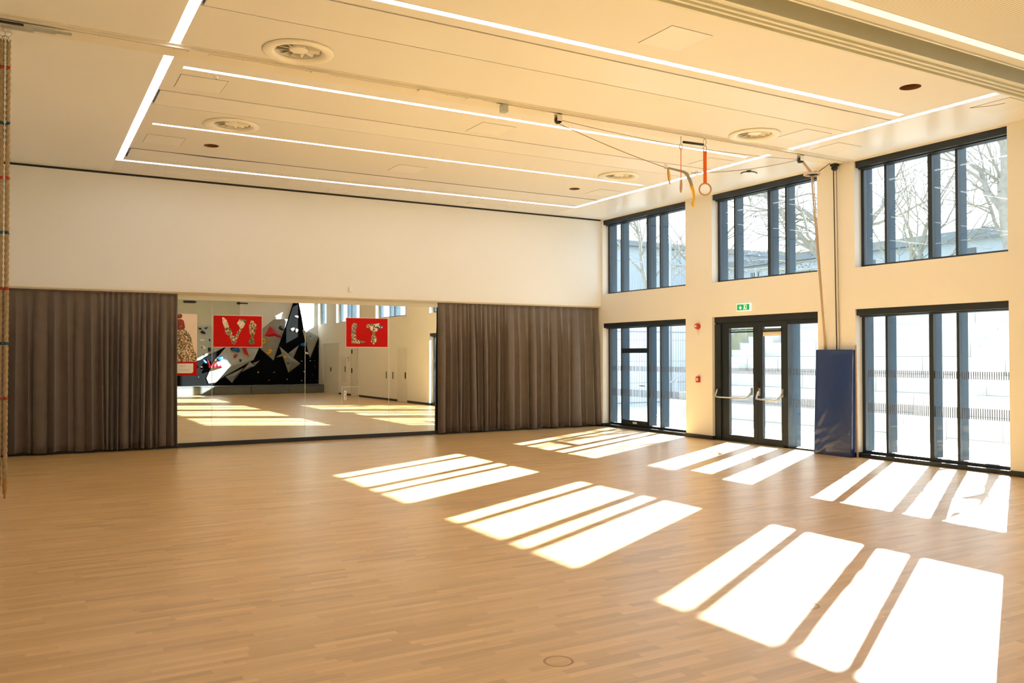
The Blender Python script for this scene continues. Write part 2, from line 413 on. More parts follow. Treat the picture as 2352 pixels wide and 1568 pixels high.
cuts = [(SX0, SX1, a, b) for a, b in STRIPS] + LEDS + LEDIN + [(XL, 0, -8.68, -8.19)]
ce = struct(grid_slab(-12.955, -1.765, -12.76, -.045, cuts, HOLES), 'ceiling', M['ceil'])
struct(grid_slab(-1.765, 0, -12.76, -.045, cuts, []), 'ceiling_2', M['ceilsatin']).name = 'ceiling'
struct(grid_slab(XL, -12.955, -12.76, -.045, cuts, []), 'ceiling_2', M['ceilsatin']).name = 'ceiling'
struct(MB().box(XL, -.001, -.004, 0, 5.962, 6.005), 'trim_9', M['base'])  # black strip painting in the shadow gap between ceiling and back wall
# flush blank strips between the lights, each with a dark joint along its edges
for i, (a, b) in enumerate(STRIPS):
    g = .028
    s1 = MB(); x0_, x1_ = SX0+.03, SX1-.03
    if i == 2:    # this strip has sagged out of line along its outer edge
        for p, q, da, db in ((x0_, -12.1, 0, 0), (-12.1, -11.3, 0, .055), (-11.3, -10.2, .055, 0), (-10.2, x1_, 0, 0)):
            s1.add([(p, b-g-.0, H-.004) if False else (p, a+g+da, H-.004), (q, a+g+db, H-.004), (q, b-g, H-.004), (p, b-g, H-.004)], [(0, 1, 2, 3)])
    else: s1.box(x0_, x1_, a+g, b-g, H-.004, H+.02)
    struct(s1, 'trim_%d' % (3+i), M['ceilplain'])
ce2 = struct(grid_slab(XL, 0, YB, -13.47, LEDS2, []), 'ceiling_2', M['ceil2'])
ce2.name = 'ceiling'; ce2['kind'] = 'structure'
struct(MB().box(XL-.2, TW, YB-.3, .3, 7.2, 7.3).box(XL-.2, XL-.1, YB-.3, .3, 6.4, 7.2).box(TW-.1, TW, YB-.3, .3, 6.4, 7.2)
       .box(XL-.2, TW, .2, .3, 6.4, 7.2).box(XL-.2, TW, YB-.3, YB-.2, 6.4, 7.2)
       .box(XL, 0, -12.72, .0, 6.20, 6.22).box(XL, 0, YB, -13.5, 6.20, 6.22), 'trim_6', M['plenum'])

# LED lines
def led_obj(c, label, m='led', z=None):
    x0, x1, y0, y1 = c
    t = thing('led_line_light', ((x0+x1)/2, (y0+y1)/2, H), label, 'ceiling light', None)
    part(MB().box(x0, x1, y0, y1, H-.001, H+.012), 'diffuser', M[m], t)
    fr = MB(); e = .008
    fr.box(x0-e, x0, y0-e, y1+e, H-.003, H+.02).box(x1, x1+e, y0-e, y1+e, H-.003, H+.02).box(x0, x1, y0-e, y0, H-.003, H+.02).box(x0, x1, y1, y1+e, H-.003, H+.02)
    part(fr, 'frame', M['painted'], t)
    return t
# the outer run is one continuous luminaire with three legs
t = thing('led_line_light', (-7.3, -1.36, H), 'continuous white light line tracing three sides of the ceiling along back wall and windows', 'ceiling light')
mb = MB()
mb.box(-12.955, -12.835, -8.19, -1.31, H-.001, H+.012).box(-12.955, -12.835, -12.60, -8.68, H-.001, H+.012)
mb.box(-1.885, -1.765, -8.19, -1.31, H-.001, H+.012).box(-1.885, -1.765, -12.66, -8.68, H-.001, H+.012)
mb.box(-12.835, -1.885, -1.42, -1.31, H-.001, H+.012)
part(mb, 'diffuser', M['led'], t)
led_obj(LEDIN[0], 'straight white light line nearest the folding partition header')
led_obj(LEDIN[1], 'straight white light line beside the suspended gymnastics rail')
led_obj(LEDIN[2], 'straight white light line passing two round air diffusers near back wall')
led_obj(LEDS2[0], 'dimmer light line beyond the partition header, at top right of the photo', 'led2')
for c, l in zip(LEDS2[1:], ('light line above the camera, second behind the partition', 'light line above the camera, third behind the partition', 'light line nearest the climbing wall')):
    led_obj(c, l, 'led')

# hatches
def hatch(x, y, lab, s=.65, sy=None):
    sy = sy or s
    t = thing('access_hatch', (x, y, H-.004), lab, 'hatch')
    g = .006; x0, x1, y0, y1 = x-s/2, x+s/2, y-sy/2, y+sy/2
    j = MB().box(x0, x1, y0, y1, H-.0015, H+.0)
    part(j, 'joint', M['dark'], t, 'dark joint around the hatch')
    part(MB().box(x0+g, x1-g, y0+g, y1-g, H-.004, H-.0005), 'panel', M['ceilplain'], t); return t
hatch(-12.32, -7.16, 'square ceiling hatch at the left, nearest the gymnastics rail')
hatch(-12.33, -3.47, 'square ceiling hatch at the left beside the small round hole')
hatch(-7.50, -7.11, 'square ceiling hatch in the middle, right below the gymnastics rail')
hatch(-7.52, -3.45, 'square ceiling hatch in the middle, nearest the back wall')
hatch(-7.50, -11.93, 'square ceiling hatch in the middle, beside the partition header')
hatch(-2.40, -9.53, 'square ceiling hatch next to the round diffuser at the window side')
hatch(-2.38, -3.40, 'square ceiling hatch in the far corner near windows and back wall')
hatch(-2.35, -7.10, 'square ceiling hatch just past the end of the middle light line')
hatch(-1.13, -9.18, 'square ceiling hatch between window light line and middle pier')
hh = hatch(-1.13, -12.33, 'cracked square ceiling hatch at the far right end of the window side')
part(MB().tube([(-1.46, -12.03, H-.005), (-1.36, -12.16, H-.005), (-1.27, -12.30, H-.005), (-1.24, -12.45, H-.005)], .004, 4), 'crack', M['dark'], hh, 'thin dark crack')
for x, l in ((-11.2, 'slim slot grille in ceiling above the left curtain'), (-7.6, 'slim slot grille in ceiling above the mirrors'), (-3.9, 'slim slot grille in ceiling above the right curtain')):
    t = thing('slot_grille', (x, -.54, H-.01), l, 'grille')
    part(MB().box(x-.70, x+.70, -.65, -.63, H-.012, H).box(x-.70, x+.70, -.45, -.43, H-.012, H).box(x-.70, x-.68, -.63, -.45, H-.012, H).box(x+.68, x+.70, -.63, -.45, H-.012, H), 'frame', M['ceilplain'], t)
    part(MB().box(x-.68, x+.68, -.63, -.45, H-.005, H).box(x-.005, x+.005, -.63, -.45, H-.01, H-.004), 'slots', M['ceil'], t)

# round swirl diffusers
def diffuser():
    t = thing('swirl_air_diffuser', (0, 0, 0), '', 'air diffuser', 'round air diffusers in the ceiling')
    part(MB().lathe([(.44, 0), (.452, -.006), (.452, -.018), (.43, -.032), (.39, -.038), (.345, -.034), (.31, -.012), (.297, .03), (.29, .08)], (0, 0, 0)), 'ring', M['diff'], t)
    part(MB().lathe([(.001, .002), (.10, .004), (.118, .014), (.118, .07)], (0, 0, 0), 32), 'hub', M['diff'], t)
    bl = MB()
    for k in range(12):
        a = 2*math.pi*k/12; c, s_ = math.cos(a), math.sin(a); w = .10
        def P(r, off, z): return (r*c - off*s_, r*s_ + off*c, z)
        bl.add([P(.10, -.012, .055), P(.285, -.030, .080), P(.285, .030, .012), P(.10, .012, .015),
                P(.10, -.008, .059), P(.285, -.026, .084), P(.285, .034, .016), P(.10, .016, .019)], [(0, 1, 2, 3), (7, 6, 5, 4), (3, 2, 6, 7), (0, 4, 5, 1)])
    part(bl, 'blades', M['diff'], t)
    part(MB().lathe([(.001, .17), (.30, .17), (.30, .03)], (0, 0, 0), 32), 'duct', M['dark'], t)
    return t
dlab = ['round white swirl diffuser nearest the camera on the left', 'round white swirl diffuser at the far left touching a light line',
        'round white swirl diffuser above the hanging gym rings', 'round white swirl diffuser in far corner near first window']
d0 = diffuser()
for i, (x, y, r) in enumerate(HOLES[:4]):
    o = d0 if i == 0 else copy_tree(d0)
    o.location = (x, y, H); o['label'] = dlab[i]
hl = ['open round hole in ceiling near the left light line', 'open round hole in ceiling near the far corner', 'open round hole in ceiling beside the partition header at right']
for (x, y, r), l in zip(HOLES[4:], hl):
    t = thing('ceiling_hole_sleeve', (x, y, H), l, 'ceiling hole')
    part(MB().lathe([(r+.004, -.002), (r, 0), (r-.004, .06), (r-.004, .16)], (x, y, H), 40), 'rim', mat('raw_board_edge', (0.16, 0.07, 0.03), .9) if 'raw' not in M else M['raw'], t)
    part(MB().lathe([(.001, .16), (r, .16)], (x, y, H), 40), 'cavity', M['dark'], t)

# smoke detectors
def detector(x, y, l, m='diff', s=1):
    t = thing('smoke_detector', (x, y, H), l, 'smoke detector')
    part(MB().lathe([(.001, -.05*s), (.035*s, -.048*s), (.05*s, -.03*s), (.06*s, -.01*s), (.062*s, 0)], (x, y, H), 24), 'body', M[m], t)
    part(MB().lathe([(.015*s, -.051*s), (.03*s, -.060*s), (.03*s, -.045*s)], (x, y, H), 16), 'sensor', M['alu'], t)
detector(-12.19, -7.62, 'small white smoke detector beside the left square hatch', s=.6)
# black spider-like speaker near window ceiling
t = thing('ceiling_bracket', (-1.12, -6.93, H), 'small black curved bracket on ceiling between rings and middle window', 'bracket')
arc = [(-1.12+.17*math.cos(a)*.82, -6.93-.17*math.cos(a)*.57, H-.02-.045*(1-math.sin(a))) for a in [math.pi*k/10 for k in range(11)]]
part(MB().tube(arc, .012, 8), 'arm', M['blackp'], t)
part(MB().lathe([(.001, -.03), (.05, -.03), (.05, 0)], (-1.12, -6.93, H), 20), 'base', M['blackp'], t)

# ---------------------------------------------------------------- folding partition header
p = MB()
p.box(XL, 0, -13.12, -13.07, 5.985, 7.1)                      # smooth back face of the pocket
ys = [-13.07, -13.02, -12.975, -12.93, -12.885, -12.85, -12.80, -12.76]
zs = [5.985, 5.955, 5.985, 5.95, 5.98, 5.93, 5.985]
for i in range(7): p.box(XL, 0, ys[i], ys[i+1]+.0, zs[i], 6.15)
tag(p.build('partition_header', M['partition'], bevel=.004), 'ribbed greenish-beige header of the folding partition crossing the ceiling', 'partition header')
struct(MB().box(XL, 0, -13.50, -13.47, 5.985, 7.1), 'trim_7', M['partition'])

# ---------------------------------------------------------------- gymnastics rail across the ceiling
t = thing('ceiling_rail', (-7.5, -8.45, 5.95), 'cream gymnastics rail running across the ceiling from ropes to window wall', 'rail')
part(MB().box(XL, -.02, -8.56, -8.20, H-.012, H+.02).box(XL, -.02, -8.70, -8.64, H-.012, H+.02), 'cover_board', M['painted'], t)
g = MB().box(XL, -.02, -8.66, -8.645, 5.955, 6.03).box(XL, -.02, -8.575, -8.56, 5.965, 6.03).box(XL, -.02, -8.66, -8.56, 6.02, 6.035)
g.box(XL, -8.2, -8.645, -8.622, 5.958, 5.965).box(XL, -8.2, -8.606, -8.575, 5.965, 5.972)
part(g, 'channel', M['painted'], t)
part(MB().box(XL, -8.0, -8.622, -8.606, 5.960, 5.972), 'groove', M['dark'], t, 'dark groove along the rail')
part(MB().box(-8.0, -.02, -8.644, -8.576, 5.975, 5.985), 'slot', mat('rail_slot_shade', (.36, .31, .21), .6), t, 'open slot of the rail, its shade painted darker')  # shade inside the channel, painted as a darker brown strip
for k in range(34):
    x = -14.6+k*.43; part(MB().lathe([(.001, -.004), (.008, -.004), (.008, 0)], (x, -8.5, H-.012), 8), 'screw', M['dark'], t)
for x in (-12.6, -11.0, -9.4, -8.6): part(MB().box(x-.12, x+.12, -8.67, -8.55, 5.945, 5.955), 'joint_plate', M['painted'], t)
t = thing('junction_box', (-8.08, -8.6, 5.86), 'small grey box hanging under the gymnastics rail', 'junction box')
part(MB().box(-8.13, -8.03, -8.66, -8.55, 5.83, 5.95), 'housing', M['steel'], t, bevel=.004)
part(MB().box(-8.12, -8.04, -8.664, -8.66, 5.84, 5.94), 'lid', M['steel'], t)

def pulley(x, lab, z=5.93, m='blackp'):
    t = thing('pulley_block', (x, -8.6, z), lab, 'pulley')
    part(MB().box(x-.045, x+.045, -8.65, -8.642, z-.10, z+.02).box(x-.045, x+.045, -8.562, -8.554, z-.10, z+.02).box(x-.05, x+.05, -8.65, -8.554, z+.005, z+.02), 'housing', M['painted'], t)
    part(MB().lathe([(.03, -.03), (.055, -.035), (.058, 0), (.055, .035), (.03, .03)], (x, -8.6, z-.08), 24, 'y', closed=True), 'wheel', M[m], t, 'black pulley wheel')
pulley(-7.07, 'left black pulley under the rail holding the tan cords')
pulley(-1.45, 'right black pulley under the rail above the wooden ring')
t = thing('pulley_block', (-.35, -8.6, 5.93), 'small black pulley where the rail meets the window wall', 'pulley')
part(MB().lathe([(.02, -.03), (.05, -.04), (.06, 0), (.05, .04), (.02, .03)], (-.10, -8.30, 5.90), 24, 'x', closed=True), 'wheel', M['blackp'], t)
part(MB().box(-.16, -.03, -8.36, -8.24, 5.94, 6.0), 'housing', M['blackp'], t)

def sag(a, b, s, n=14):
    a = Vector(a); b = Vector(b); return [a.lerp(b, k/n)-Vector((0, 0, s*4*(k/n)*(1-k/n))) for k in range(n+1)]
cord = MB().tube(sag((-7.07, -8.6, 5.80), (-4.78, -8.6, 5.32), .03), .0065, 6)
cord.tube(sag((-4.25, -8.6, 5.30), (-1.5, -8.6, 5.85), .06), .0065, 6)
cord.tube(sag((-7.03, -8.6, 5.86), (-1.48, -8.6, 5.86), .10), .005, 6)
tag(cord.build('rigging_rope', M['cord']), 'thin tan rigging rope stretched between the two pulleys below the rail', 'rope')
def ringpts(c, r, ax1, ax2, n=28): return [tuple(Vector(c)+ax1*r*math.cos(2*math.pi*k/n)+ax2*r*math.sin(2*math.pi*k/n)) for k in range(n)]
Xv, Yv, Zv = Vector((1, 0, 0)), Vector((0, 1, 0)), Vector((0, 0, 1))
# spreader between carabiners, with yellow safety straps
t = thing('padded_sling', (-4.5, -8.6, 5.2), 'grey padded sling with two yellow straps held by the tan cord', 'sling')
part(MB().tube([(-4.77, -8.6, 5.33), (-4.60, -8.6, 5.315), (-4.42, -8.6, 5.30), (-4.35, -8.6, 5.27), (-4.28, -8.6, 5.17), (-4.23, -8.6, 5.06)], [.018, .02, .024, .03, .03, .026], 8), 'padding', M['greyweb'], t)
part(MB().add([(-4.80, -8.62, 5.32), (-4.745, -8.58, 5.34), (-4.70, -8.57, 5.20), (-4.71, -8.58, 5.05), (-4.76, -8.62, 5.05), (-4.80, -8.63, 5.18)], [(0, 1, 2, 3, 4, 5)])
     .add([(-4.80, -8.60, 5.32), (-4.745, -8.56, 5.34), (-4.70, -8.55, 5.20), (-4.71, -8.56, 5.05), (-4.76, -8.60, 5.05), (-4.80, -8.61, 5.18)], [(5, 4, 3, 2, 1, 0)]), 'yellow_strap', M['yellow'], t)
part(MB().tube([(-4.25, -8.6, 5.08), (-4.20, -8.6, 4.98), (-4.18, -8.6, 4.88), (-4.19, -8.6, 4.80)], [.03, .026, .02, .014], 6).tube([(-4.19, -8.6, 4.83), (-4.22, -8.6, 4.76), (-4.20, -8.6, 4.70)], [.014, .03, .02], 6), 'yellow_strap', M['yellow'], t)
for (cx, cz), nm in (((-4.84, 5.345), 'clip'), ((-4.12, 5.31), 'clip')):
    part(MB().tube(ringpts((cx, -8.6, cz), .035, Xv, Zv, 14), .008, 6, close=True), nm, M['alu'], t)

def gym_ring(x, ang, lab, zt=5.80):
    t = thing('gym_ring', (x, -8.6, 4.9), lab, 'gym ring', 'gymnastics rings')
    a = Vector((math.cos(ang), math.sin(ang), 0))
    part(MB().tube(ringpts((x, -8.6, 5.04), .105, a, Zv), .015, 10, close=True), 'ring', M['wood'], t)
    w = .032
    zlow = 5.15
    s_ = MB(); n = a.cross(Zv)*.004
    P = lambda z, k, sgn: Vector((x, -8.6, z))+a*w*k+n*sgn
    s_.add([P(zlow, -1, 1), P(zlow, 1, 1), P(zt-.1, 1, 1), P(zt-.1, -1, 1), P(zlow, -1, -1), P(zlow, 1, -1), P(zt-.1, 1, -1), P(zt-.1, -1, -1)],
           [(0, 1, 2, 3), (7, 6, 5, 4), (0, 4, 5, 1), (1, 5, 6, 2), (2, 6, 7, 3), (3, 7, 4, 0)])
    lp = [tuple(Vector((x, -8.6, 5.145))+Vector((0, 0, .02*math.sin(q)))+a.cross(Zv)*.02*math.cos(q)) for q in [2*math.pi*k/10 for k in range(10)]]
    part(s_, 'orange_strap', M['orange'], t)
    sh = MB().tube(ringpts((x, -8.6, zt-.06), .05, a.cross(Zv)*.6+a*.5, Zv, 16), .009, 6, close=True)
    sh.tube(ringpts((x, -8.6, zt+.06), .04, a*.6, Zv*1.4, 14), .008, 6, close=True)
    part(sh, 'shackle', M['alu'], t)
    return t
gym_ring(-4.485, math.radians(54), 'wooden gym ring on orange strap, turned edge-on, left of the pair', 5.80)
gym_ring(-3.92, math.radians(-30), 'wooden gym ring on orange strap, seen face-on, right of the pair', 5.83)
t = thing('spreader_bar', (-4.2, -8.6, 5.80), 'short black spreader bar between the two ring shackles', 'spreader bar')
part(MB().tube([(-4.43, -8.6, 5.83), (-3.96, -8.6, 5.84)], .022, 10), 'bar', M['blackp'], t)
# horizontal wooden ring on cords beneath the right pulley
t = thing('cord_ring', (-1.11, -8.6, 5.6), 'pale wooden ring lying flat on the cords before the middle window', 'ring')
part(MB().tube(ringpts((-1.11, -8.6, 5.61), .155, Xv, Yv, 30), .020, 8, close=True), 'ring', mat('ring_pale', (.55, .42, .32), .6), t)
part(MB().tube([(-1.16, -8.6, 5.60), (-.98, -8.6, 5.63)], .03, 8), 'stopper', M['blackp'], t)
hc = MB()
hc.tube([(-1.44, -8.6, 5.86), (-1.14, -8.6, 5.61)], .016, 6).tube([(-1.40, -8.6, 5.86), (-1.08, -8.6, 5.61)], .012, 6)
hc.tube([(-1.14, -8.6, 5.60), (-.035, -7.97, 2.35), (-.03, -7.97, .25)], .017, 8)
hc.tube([(-1.09, -8.6, 5.60), (-.03, -7.99, 2.35), (-.025, -7.99, .25)], .010, 6)
tag(hc.build('hoisting_rope', mat('rope_pale', (.50, .37, .24), .8)), 'long pale hoisting rope running from ring down behind the blue mat', 'rope')
tag(MB().tube([(-1.02, -8.58, 5.62), (-.42, -8.45, 5.93)], .008, 6).build('tie_cord', M['blackp']), 'thin black cord from flat ring up to wall pulley', 'cord')
vc = MB().tube([(-.08, -8.26, 5.9), (-.022, -8.26, 2.3), (-.015, -8.26, .1)], .010, 8)
tag(vc.build('pull_cable', M['blackp']), 'black vertical cable on the pier above the blue mat', 'cable')
tag(MB().tube([(-.08, -8.33, 5.9), (-.022, -8.33, 2.3), (-.015, -8.33, .1)], .008, 8).build('pull_cable', M['cord']), 'thinner tan vertical cable right beside the black one', 'cable')

# ---------------------------------------------------------------- climbing ropes at the left edge
def rope(x, y, z0, z1, lab, ph, bend=0.0):
    t = thing('climbing_rope', (x, y, z1), lab, 'climbing rope', 'climbing ropes')
    seg = 18; step = .012; n = int((z1-z0-.12)/step); vs = []; fs = []; mi = []
    for i in range(n+1):
        z = z1-.1-i*step; q = (z1-z)/(z1-z0)
        tw = -i*step/.11*2*math.pi/3*1.5+ph
        bx = x+bend*math.sin(q*math.pi*1.2)*q; by = y
        taper = 1 if q < .985 else .8
        for k in range(seg):
            a = 2*math.pi*k/seg; r = (.0225+.0045*math.cos(3*(a-tw)))*taper
            vs.append((bx+r*math.cos(a), by+r*math.sin(a), z))
    mb = MB()
    mt = []
    for i in range(n):
        z = z1-.1-i*step; m = 0
        dz = (5.42-z) % .64; band = int((5.42-z+.02)/.64)
        if dz < .035 and z < 5.44 and z > z0+.5: m = 1 if band % 2 == 0 else 2
        if z < z0+.20: m = 3
        mt.append(m)
    for i in range(n):
        for k in range(seg):
            fs.append((i*seg+k, i*seg+(k+1) % seg, (i+1)*seg+(k+1) % seg, (i+1)*seg+k))
    mb.v = vs; mb.f = fs; mb.mi = [m for m in mt for _ in range(seg)]; mb.smooth = [True]*len(fs)
    part(mb, 'strand', [M['rope'], M['ropered'], M['ropeblue'], M['ropeend']], t)
    eb = (vs[-1][0]*0+x+bend*math.sin(math.pi*1.2), y)
    part(MB().lathe([(.001, -.16), (.010, -.15), (.012, -.09), (.018, -.03), (.021, 0)], (eb[0], eb[1], z0+.12), 12), 'end_cap', M['ropeend'], t)
    sh = MB().tube(ringpts((x, y, z1-.03), .035, Xv, Zv, 16), .008, 6, close=True)
    sh.tube(ringpts((x, y, z1-.10), .03, Yv, Zv, 14), .007, 6, close=True)
    part(sh, 'shackle', M['alu'], t)
    return t
rope(-14.700, -8.6, .44, 5.83, 'twisted hemp climbing rope hanging at left edge, rightmost of the bundle', 0, .0)
rope(-14.763, -8.6, .50, 5.83, 'twisted hemp climbing rope second from the right in the bundle', 1.0, 0)
rope(-14.825, -8.6, .36, 5.83, 'twisted hemp climbing rope leftmost, nearly outside the photo', 2.0, 0)
ch = MB()
for k in range(36):
    z = 5.78-k*.035; ax = (Xv, Zv) if k % 2 else (Yv, Zv)
    ch.tube(ringpts((-14.731, -8.62, z), .012, ax[0], ax[1]*1.7, 8), .0035, 5, close=True)
tag(ch.build('hoist_chain', M['alu']), 'thin silver chain hanging between the climbing ropes', 'chain')
t = thing('rope_trolley', (-14.7, -8.6, 5.85), 'galvanised trolley plate carrying the climbing ropes on the rail', 'trolley')
part(MB().box(-15.05, -14.45, -8.66, -8.55, 5.875, 5.925), 'carriage', M['steel'], t, bevel=.004)
part(MB().box(-14.45, -14.22, -8.65, -8.56, 5.895, 5.925).box(-14.22, -14.05, -8.63, -8.58, 5.905, 5.925), 'tongue', M['steel'], t)
part(MB().box(-15.05, -14.55, -8.672, -8.66, 5.90, 5.925), 'slot', M['dark'], t)
part(MB().box(-14.72, -14.68, -8.61, -8.59, 5.82, 5.88).box(-14.78, -14.74, -8.61, -8.59, 5.82, 5.88).box(-14.845, -14.805, -8.61, -8.59, 5.82, 5.88), 'lugs', M['alu'], t)

# ================================================================= WINDOWS
FX0, FX1, GX = .20, .27, .245
def window(idx, y0, y1, z0, z1, mull, dbl, low=False):
    """glazed bay: thin dark frame inside, glass, deep fins outside"""
    fr = MB(); bh = .13 if low else .055; th = .05
    fr.box(FX0, FX1+.02, y0, y1, z0, z0+bh); fr.box(FX0, FX1+.02, y0, y1, z1-.16, z1)
    fr.box(FX0, FX1, y1-.07, y1, z0+bh, z1-.16); fr.box(FX0, FX1, y0, y0+.07, z0+bh, z1-.16)
    if low: fr.box(.06, FX0, y0, y1, 0, .075)
    w_ = struct(fr, 'window_%d' % idx, M['frame'])
    edges = [y1-.07]+[m for m in mull]+[y0+.07]
    for m in mull:
        wd = .085 if m in dbl else .05
        part(MB().box(FX0, FX1, m-wd/2, m+wd/2, z0+bh, z1-.16), 'mullion', M['frame'], w_)
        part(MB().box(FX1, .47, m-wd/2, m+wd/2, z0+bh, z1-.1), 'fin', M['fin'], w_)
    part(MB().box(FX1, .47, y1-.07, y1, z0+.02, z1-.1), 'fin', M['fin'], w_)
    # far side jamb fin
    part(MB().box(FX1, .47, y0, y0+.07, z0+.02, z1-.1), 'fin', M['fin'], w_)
    for a, b in zip(edges[:-1], edges[1:]):
        part(MB().box(GX-.008, GX+.008, b+.02, a-.02, z0+bh-.01, z1-.15), 'pane', M['glass'], w_)
        if low:
            for zz, hh in ((1.615, .14), (.90, .20)):
                mk = MB(); y = a-.045
                while y > b+.035:
                    mk.box(GX-.012, GX-.009, y-.013, y, zz, zz+hh); y -= .042
                part(mk, 'glass_marking', M['markb'], w_)
    bx = MB().box(.03, .19, y0+.005, y1-.005, z1-.13, z1-.003).box(.12, .19, y0+.005, y1-.005, z1-.155, z1-.13)
    part(bx, 'blind_box', M['frame'], w_, bevel=.006)
    return w_
n = 1
MU = [[-.72, -1.90, -2.43], [-5.17, -6.25, -6.745], [-9.265, -10.21, -10.735]]
for (a, b), mu in zip(OPEN, MU):
    window(n, a, b, ZS, ZT, mu, [mu[1]]); n += 1
for a, b in UP2:
    w0 = b-a; window(n, a, b, ZS, ZT, [b-.55, b-w0*.49, b-w0*.66] if w0 > 2 else [b-.6], [b-w0*.49] if w0 > 2 else []); n += 1
# lower bays
w7 = window(n, OPEN[0][0], OPEN[0][1], 0, ZL, MU[0], [MU[0][1]], True); n += 1
# glazed door leaf inside the first lower bay
ya, yb = -.745, -1.86
lf = MB().box(.19, .28, yb, ya, 2.12, 2.25).box(.19, .28, yb, ya, .13, .24)
part(lf, 'transom', M['frame'], w7)
part(MB().tube([(.12, yb+.06, 1.22), (.12, yb+.22, 1.22)], .012, 8).tube([(.12, yb+.06, 1.22), (.2, yb+.06, 1.22)], .012, 8), 'lever_handle', M['blackp'], w7)
part(MB().box(.185, .19, -1.42, -1.24, .15, .20), 'sticker', M['paper'], w7, 'white sticker')
w9 = window(n, OPEN[2][0], OPEN[2][1], 0, ZL, MU[2], [MU[2][1]], True); n += 1

# double door bay
def double_door():
    y0, y1 = OPEN[1]; DX0, DX1 = .08, .20
    fr = MB().box(DX0, .30, y0, y1, ZL-.14, ZL).box(DX0+.04, .30, y0, y1, 2.74, ZL-.14)
    fr.box(DX0, .30, y1-.20, y1, 0, 2.80).box(DX0+.02, .30, y0, y0+.05, 0, 2.80)
    fr.box(DX0+.02, .30, -6.86, -6.76, 0, 2.80).box(DX0+.02, .30, y0, y1, 0, .035)
    d = struct(fr, 'door_1', M['frame'])
    for k, (a, b) in enumerate(((y1-.20, -5.945), (-5.965, -6.76))):
        st = .17
        gl0, gl1 = (-5.04, -5.82) if k == 0 else (-6.10, -6.655)
        lf = MB().box(.12, .20, b, a, .04, .16).box(.12, .20, b, a, 2.70, 2.74)
        lf.box(.12, .20, gl0, a, .16, 2.70).box(.12, .20, b, gl1, .16, 2.70)
        l = part(lf, 'door_leaf', M['frame'], d)
        part(MB().box(.155, .165, gl1, gl0, .16, 2.70), 'pane', M['glass'], l)
        part(MB().box(.10, .12, gl1-.02, gl0+.02, 2.585, 2.62).box(.09, .12, gl1-.04, gl0+.02, 2.64, 2.66), 'closer_arm', M['frame'], l)
        for zz, hh in ((1.615, .14), (.90, .20)):
            mk = MB(); y = gl0-.02
            while y > gl1+.01: mk.box(.150, .154, y-.013, y, zz, zz+hh); y -= .042
            part(mk, 'glass_marking', M['markb'], l)
        # panic bar: two curved brackets and a long grip
        pa, pb = (-4.70, -5.78) if k == 0 else (-6.02, -6.70)
        zb = 1.06
        bar = MB()
        bar.tube([(.10, pa, zb+.17), (.05, pa-.01, zb+.15), (.0, pa-.015, zb+.05), (-.03, pa-.03, zb), (-.03, pa-.15, zb-.01), (-.03, pb+.05, zb-.015), (-.02, pb+.02, zb), (.03, pb, zb+.07), (.10, pb, zb+.16)],
                 [.022, .024, .022, .022, .019, .019, .022, .024, .022], 10)
        bar.box(.10, .12, pa-.03, pa+.03, zb+.06, zb+.24).box(.10, .12, pb-.03, pb+.03, zb+.06, zb+.24)
        part(bar, 'panic_bar', M['alu'], l, 'brushed metal panic bar')
    part(MB().box(.10, .12, -5.99, -5.93, 1.28, 1.46), 'lock_case', M['blackp'], d)
    part(MB().box(.14, .150, -6.655, -6.10, 2.49, 2.66), 'transom_panel', M['wall'], d, 'beige panel at top of right leaf')
    part(MB().box(.235, .25, y0+.05, -6.86, .03, 2.80), 'pane', M['glass'], d)
    part(MB().box(.30, .50, -6.86, -6.76, 0, 2.85), 'fin', M['fin'], d)
    for zz, hh in ((1.615, .14), (.90, .20)):
        mk = MB(); y = -6.90
        while y > y0+.07: mk.box(.228, .232, y-.013, y, zz, zz+hh); y -= .042
        part(mk, 'glass_marking', M['markb'], d)
double_door()

# exit sign, alarm, call point
t = thing('exit_sign', (-.04, -5.67, 3.10), 'small green lit emergency exit sign above the double door', 'exit sign')
part(MB().box(-.045, 0, -5.885, -5.465, 3.085, 3.255), 'housing', M['exitwhite'], t)
part(MB().box(-.049, -.045, -5.87, -5.48, 3.10, 3.24), 'green_field', M['green'], t, 'green glowing field')
pic = MB()   # arrow pointing down, and open door with running figure (drawn facing the room, -x)
def yz(pts, m=None):
    pic.add([(-.053, y, z) for y, z in pts]+[(-.049, y, z) for y, z in pts], [tuple(range(len(pts))), tuple(range(2*len(pts)-1, len(pts)-1, -1))])
yz([(-5.575, 3.20), (-5.605, 3.20), (-5.605, 3.17), (-5.635, 3.17), (-5.59, 3.115), (-5.545, 3.17), (-5.575, 3.17)])
yz([(-5.685, 3.225), (-5.785, 3.225), (-5.785, 3.11), (-5.775, 3.11), (-5.775, 3.215), (-5.685, 3.215)])
yz([(-5.715, 3.21), (-5.735, 3.21), (-5.735, 3.19), (-5.715, 3.19)])
yz([(-5.70, 3.185), (-5.74, 3.185), (-5.745, 3.15), (-5.765, 3.115), (-5.755, 3.112), (-5.73, 3.14), (-5.71, 3.13), (-5.70, 3.108), (-5.69, 3.112), (-5.70, 3.14)])
part(pic, 'pictogram', M['exitwhite'], t, 'white arrow, door and running figure')
t = thing('alarm_sounder', (0, -4.12, 2.77), 'round red fire alarm sounder on the pier left of double door', 'fire alarm')
part(MB().lathe([(.075, 0), (.078, -.03), (.07, -.055)], (0, -4.12, 2.775), 28, 'x'), 'base', M['redalarm'], t)
part(MB().lathe([(.07, -.055), (.062, -.085), (.03, -.095), (.001, -.095)], (0, -4.12, 2.775), 28, 'x'), 'grille', M['redalarm'], t)
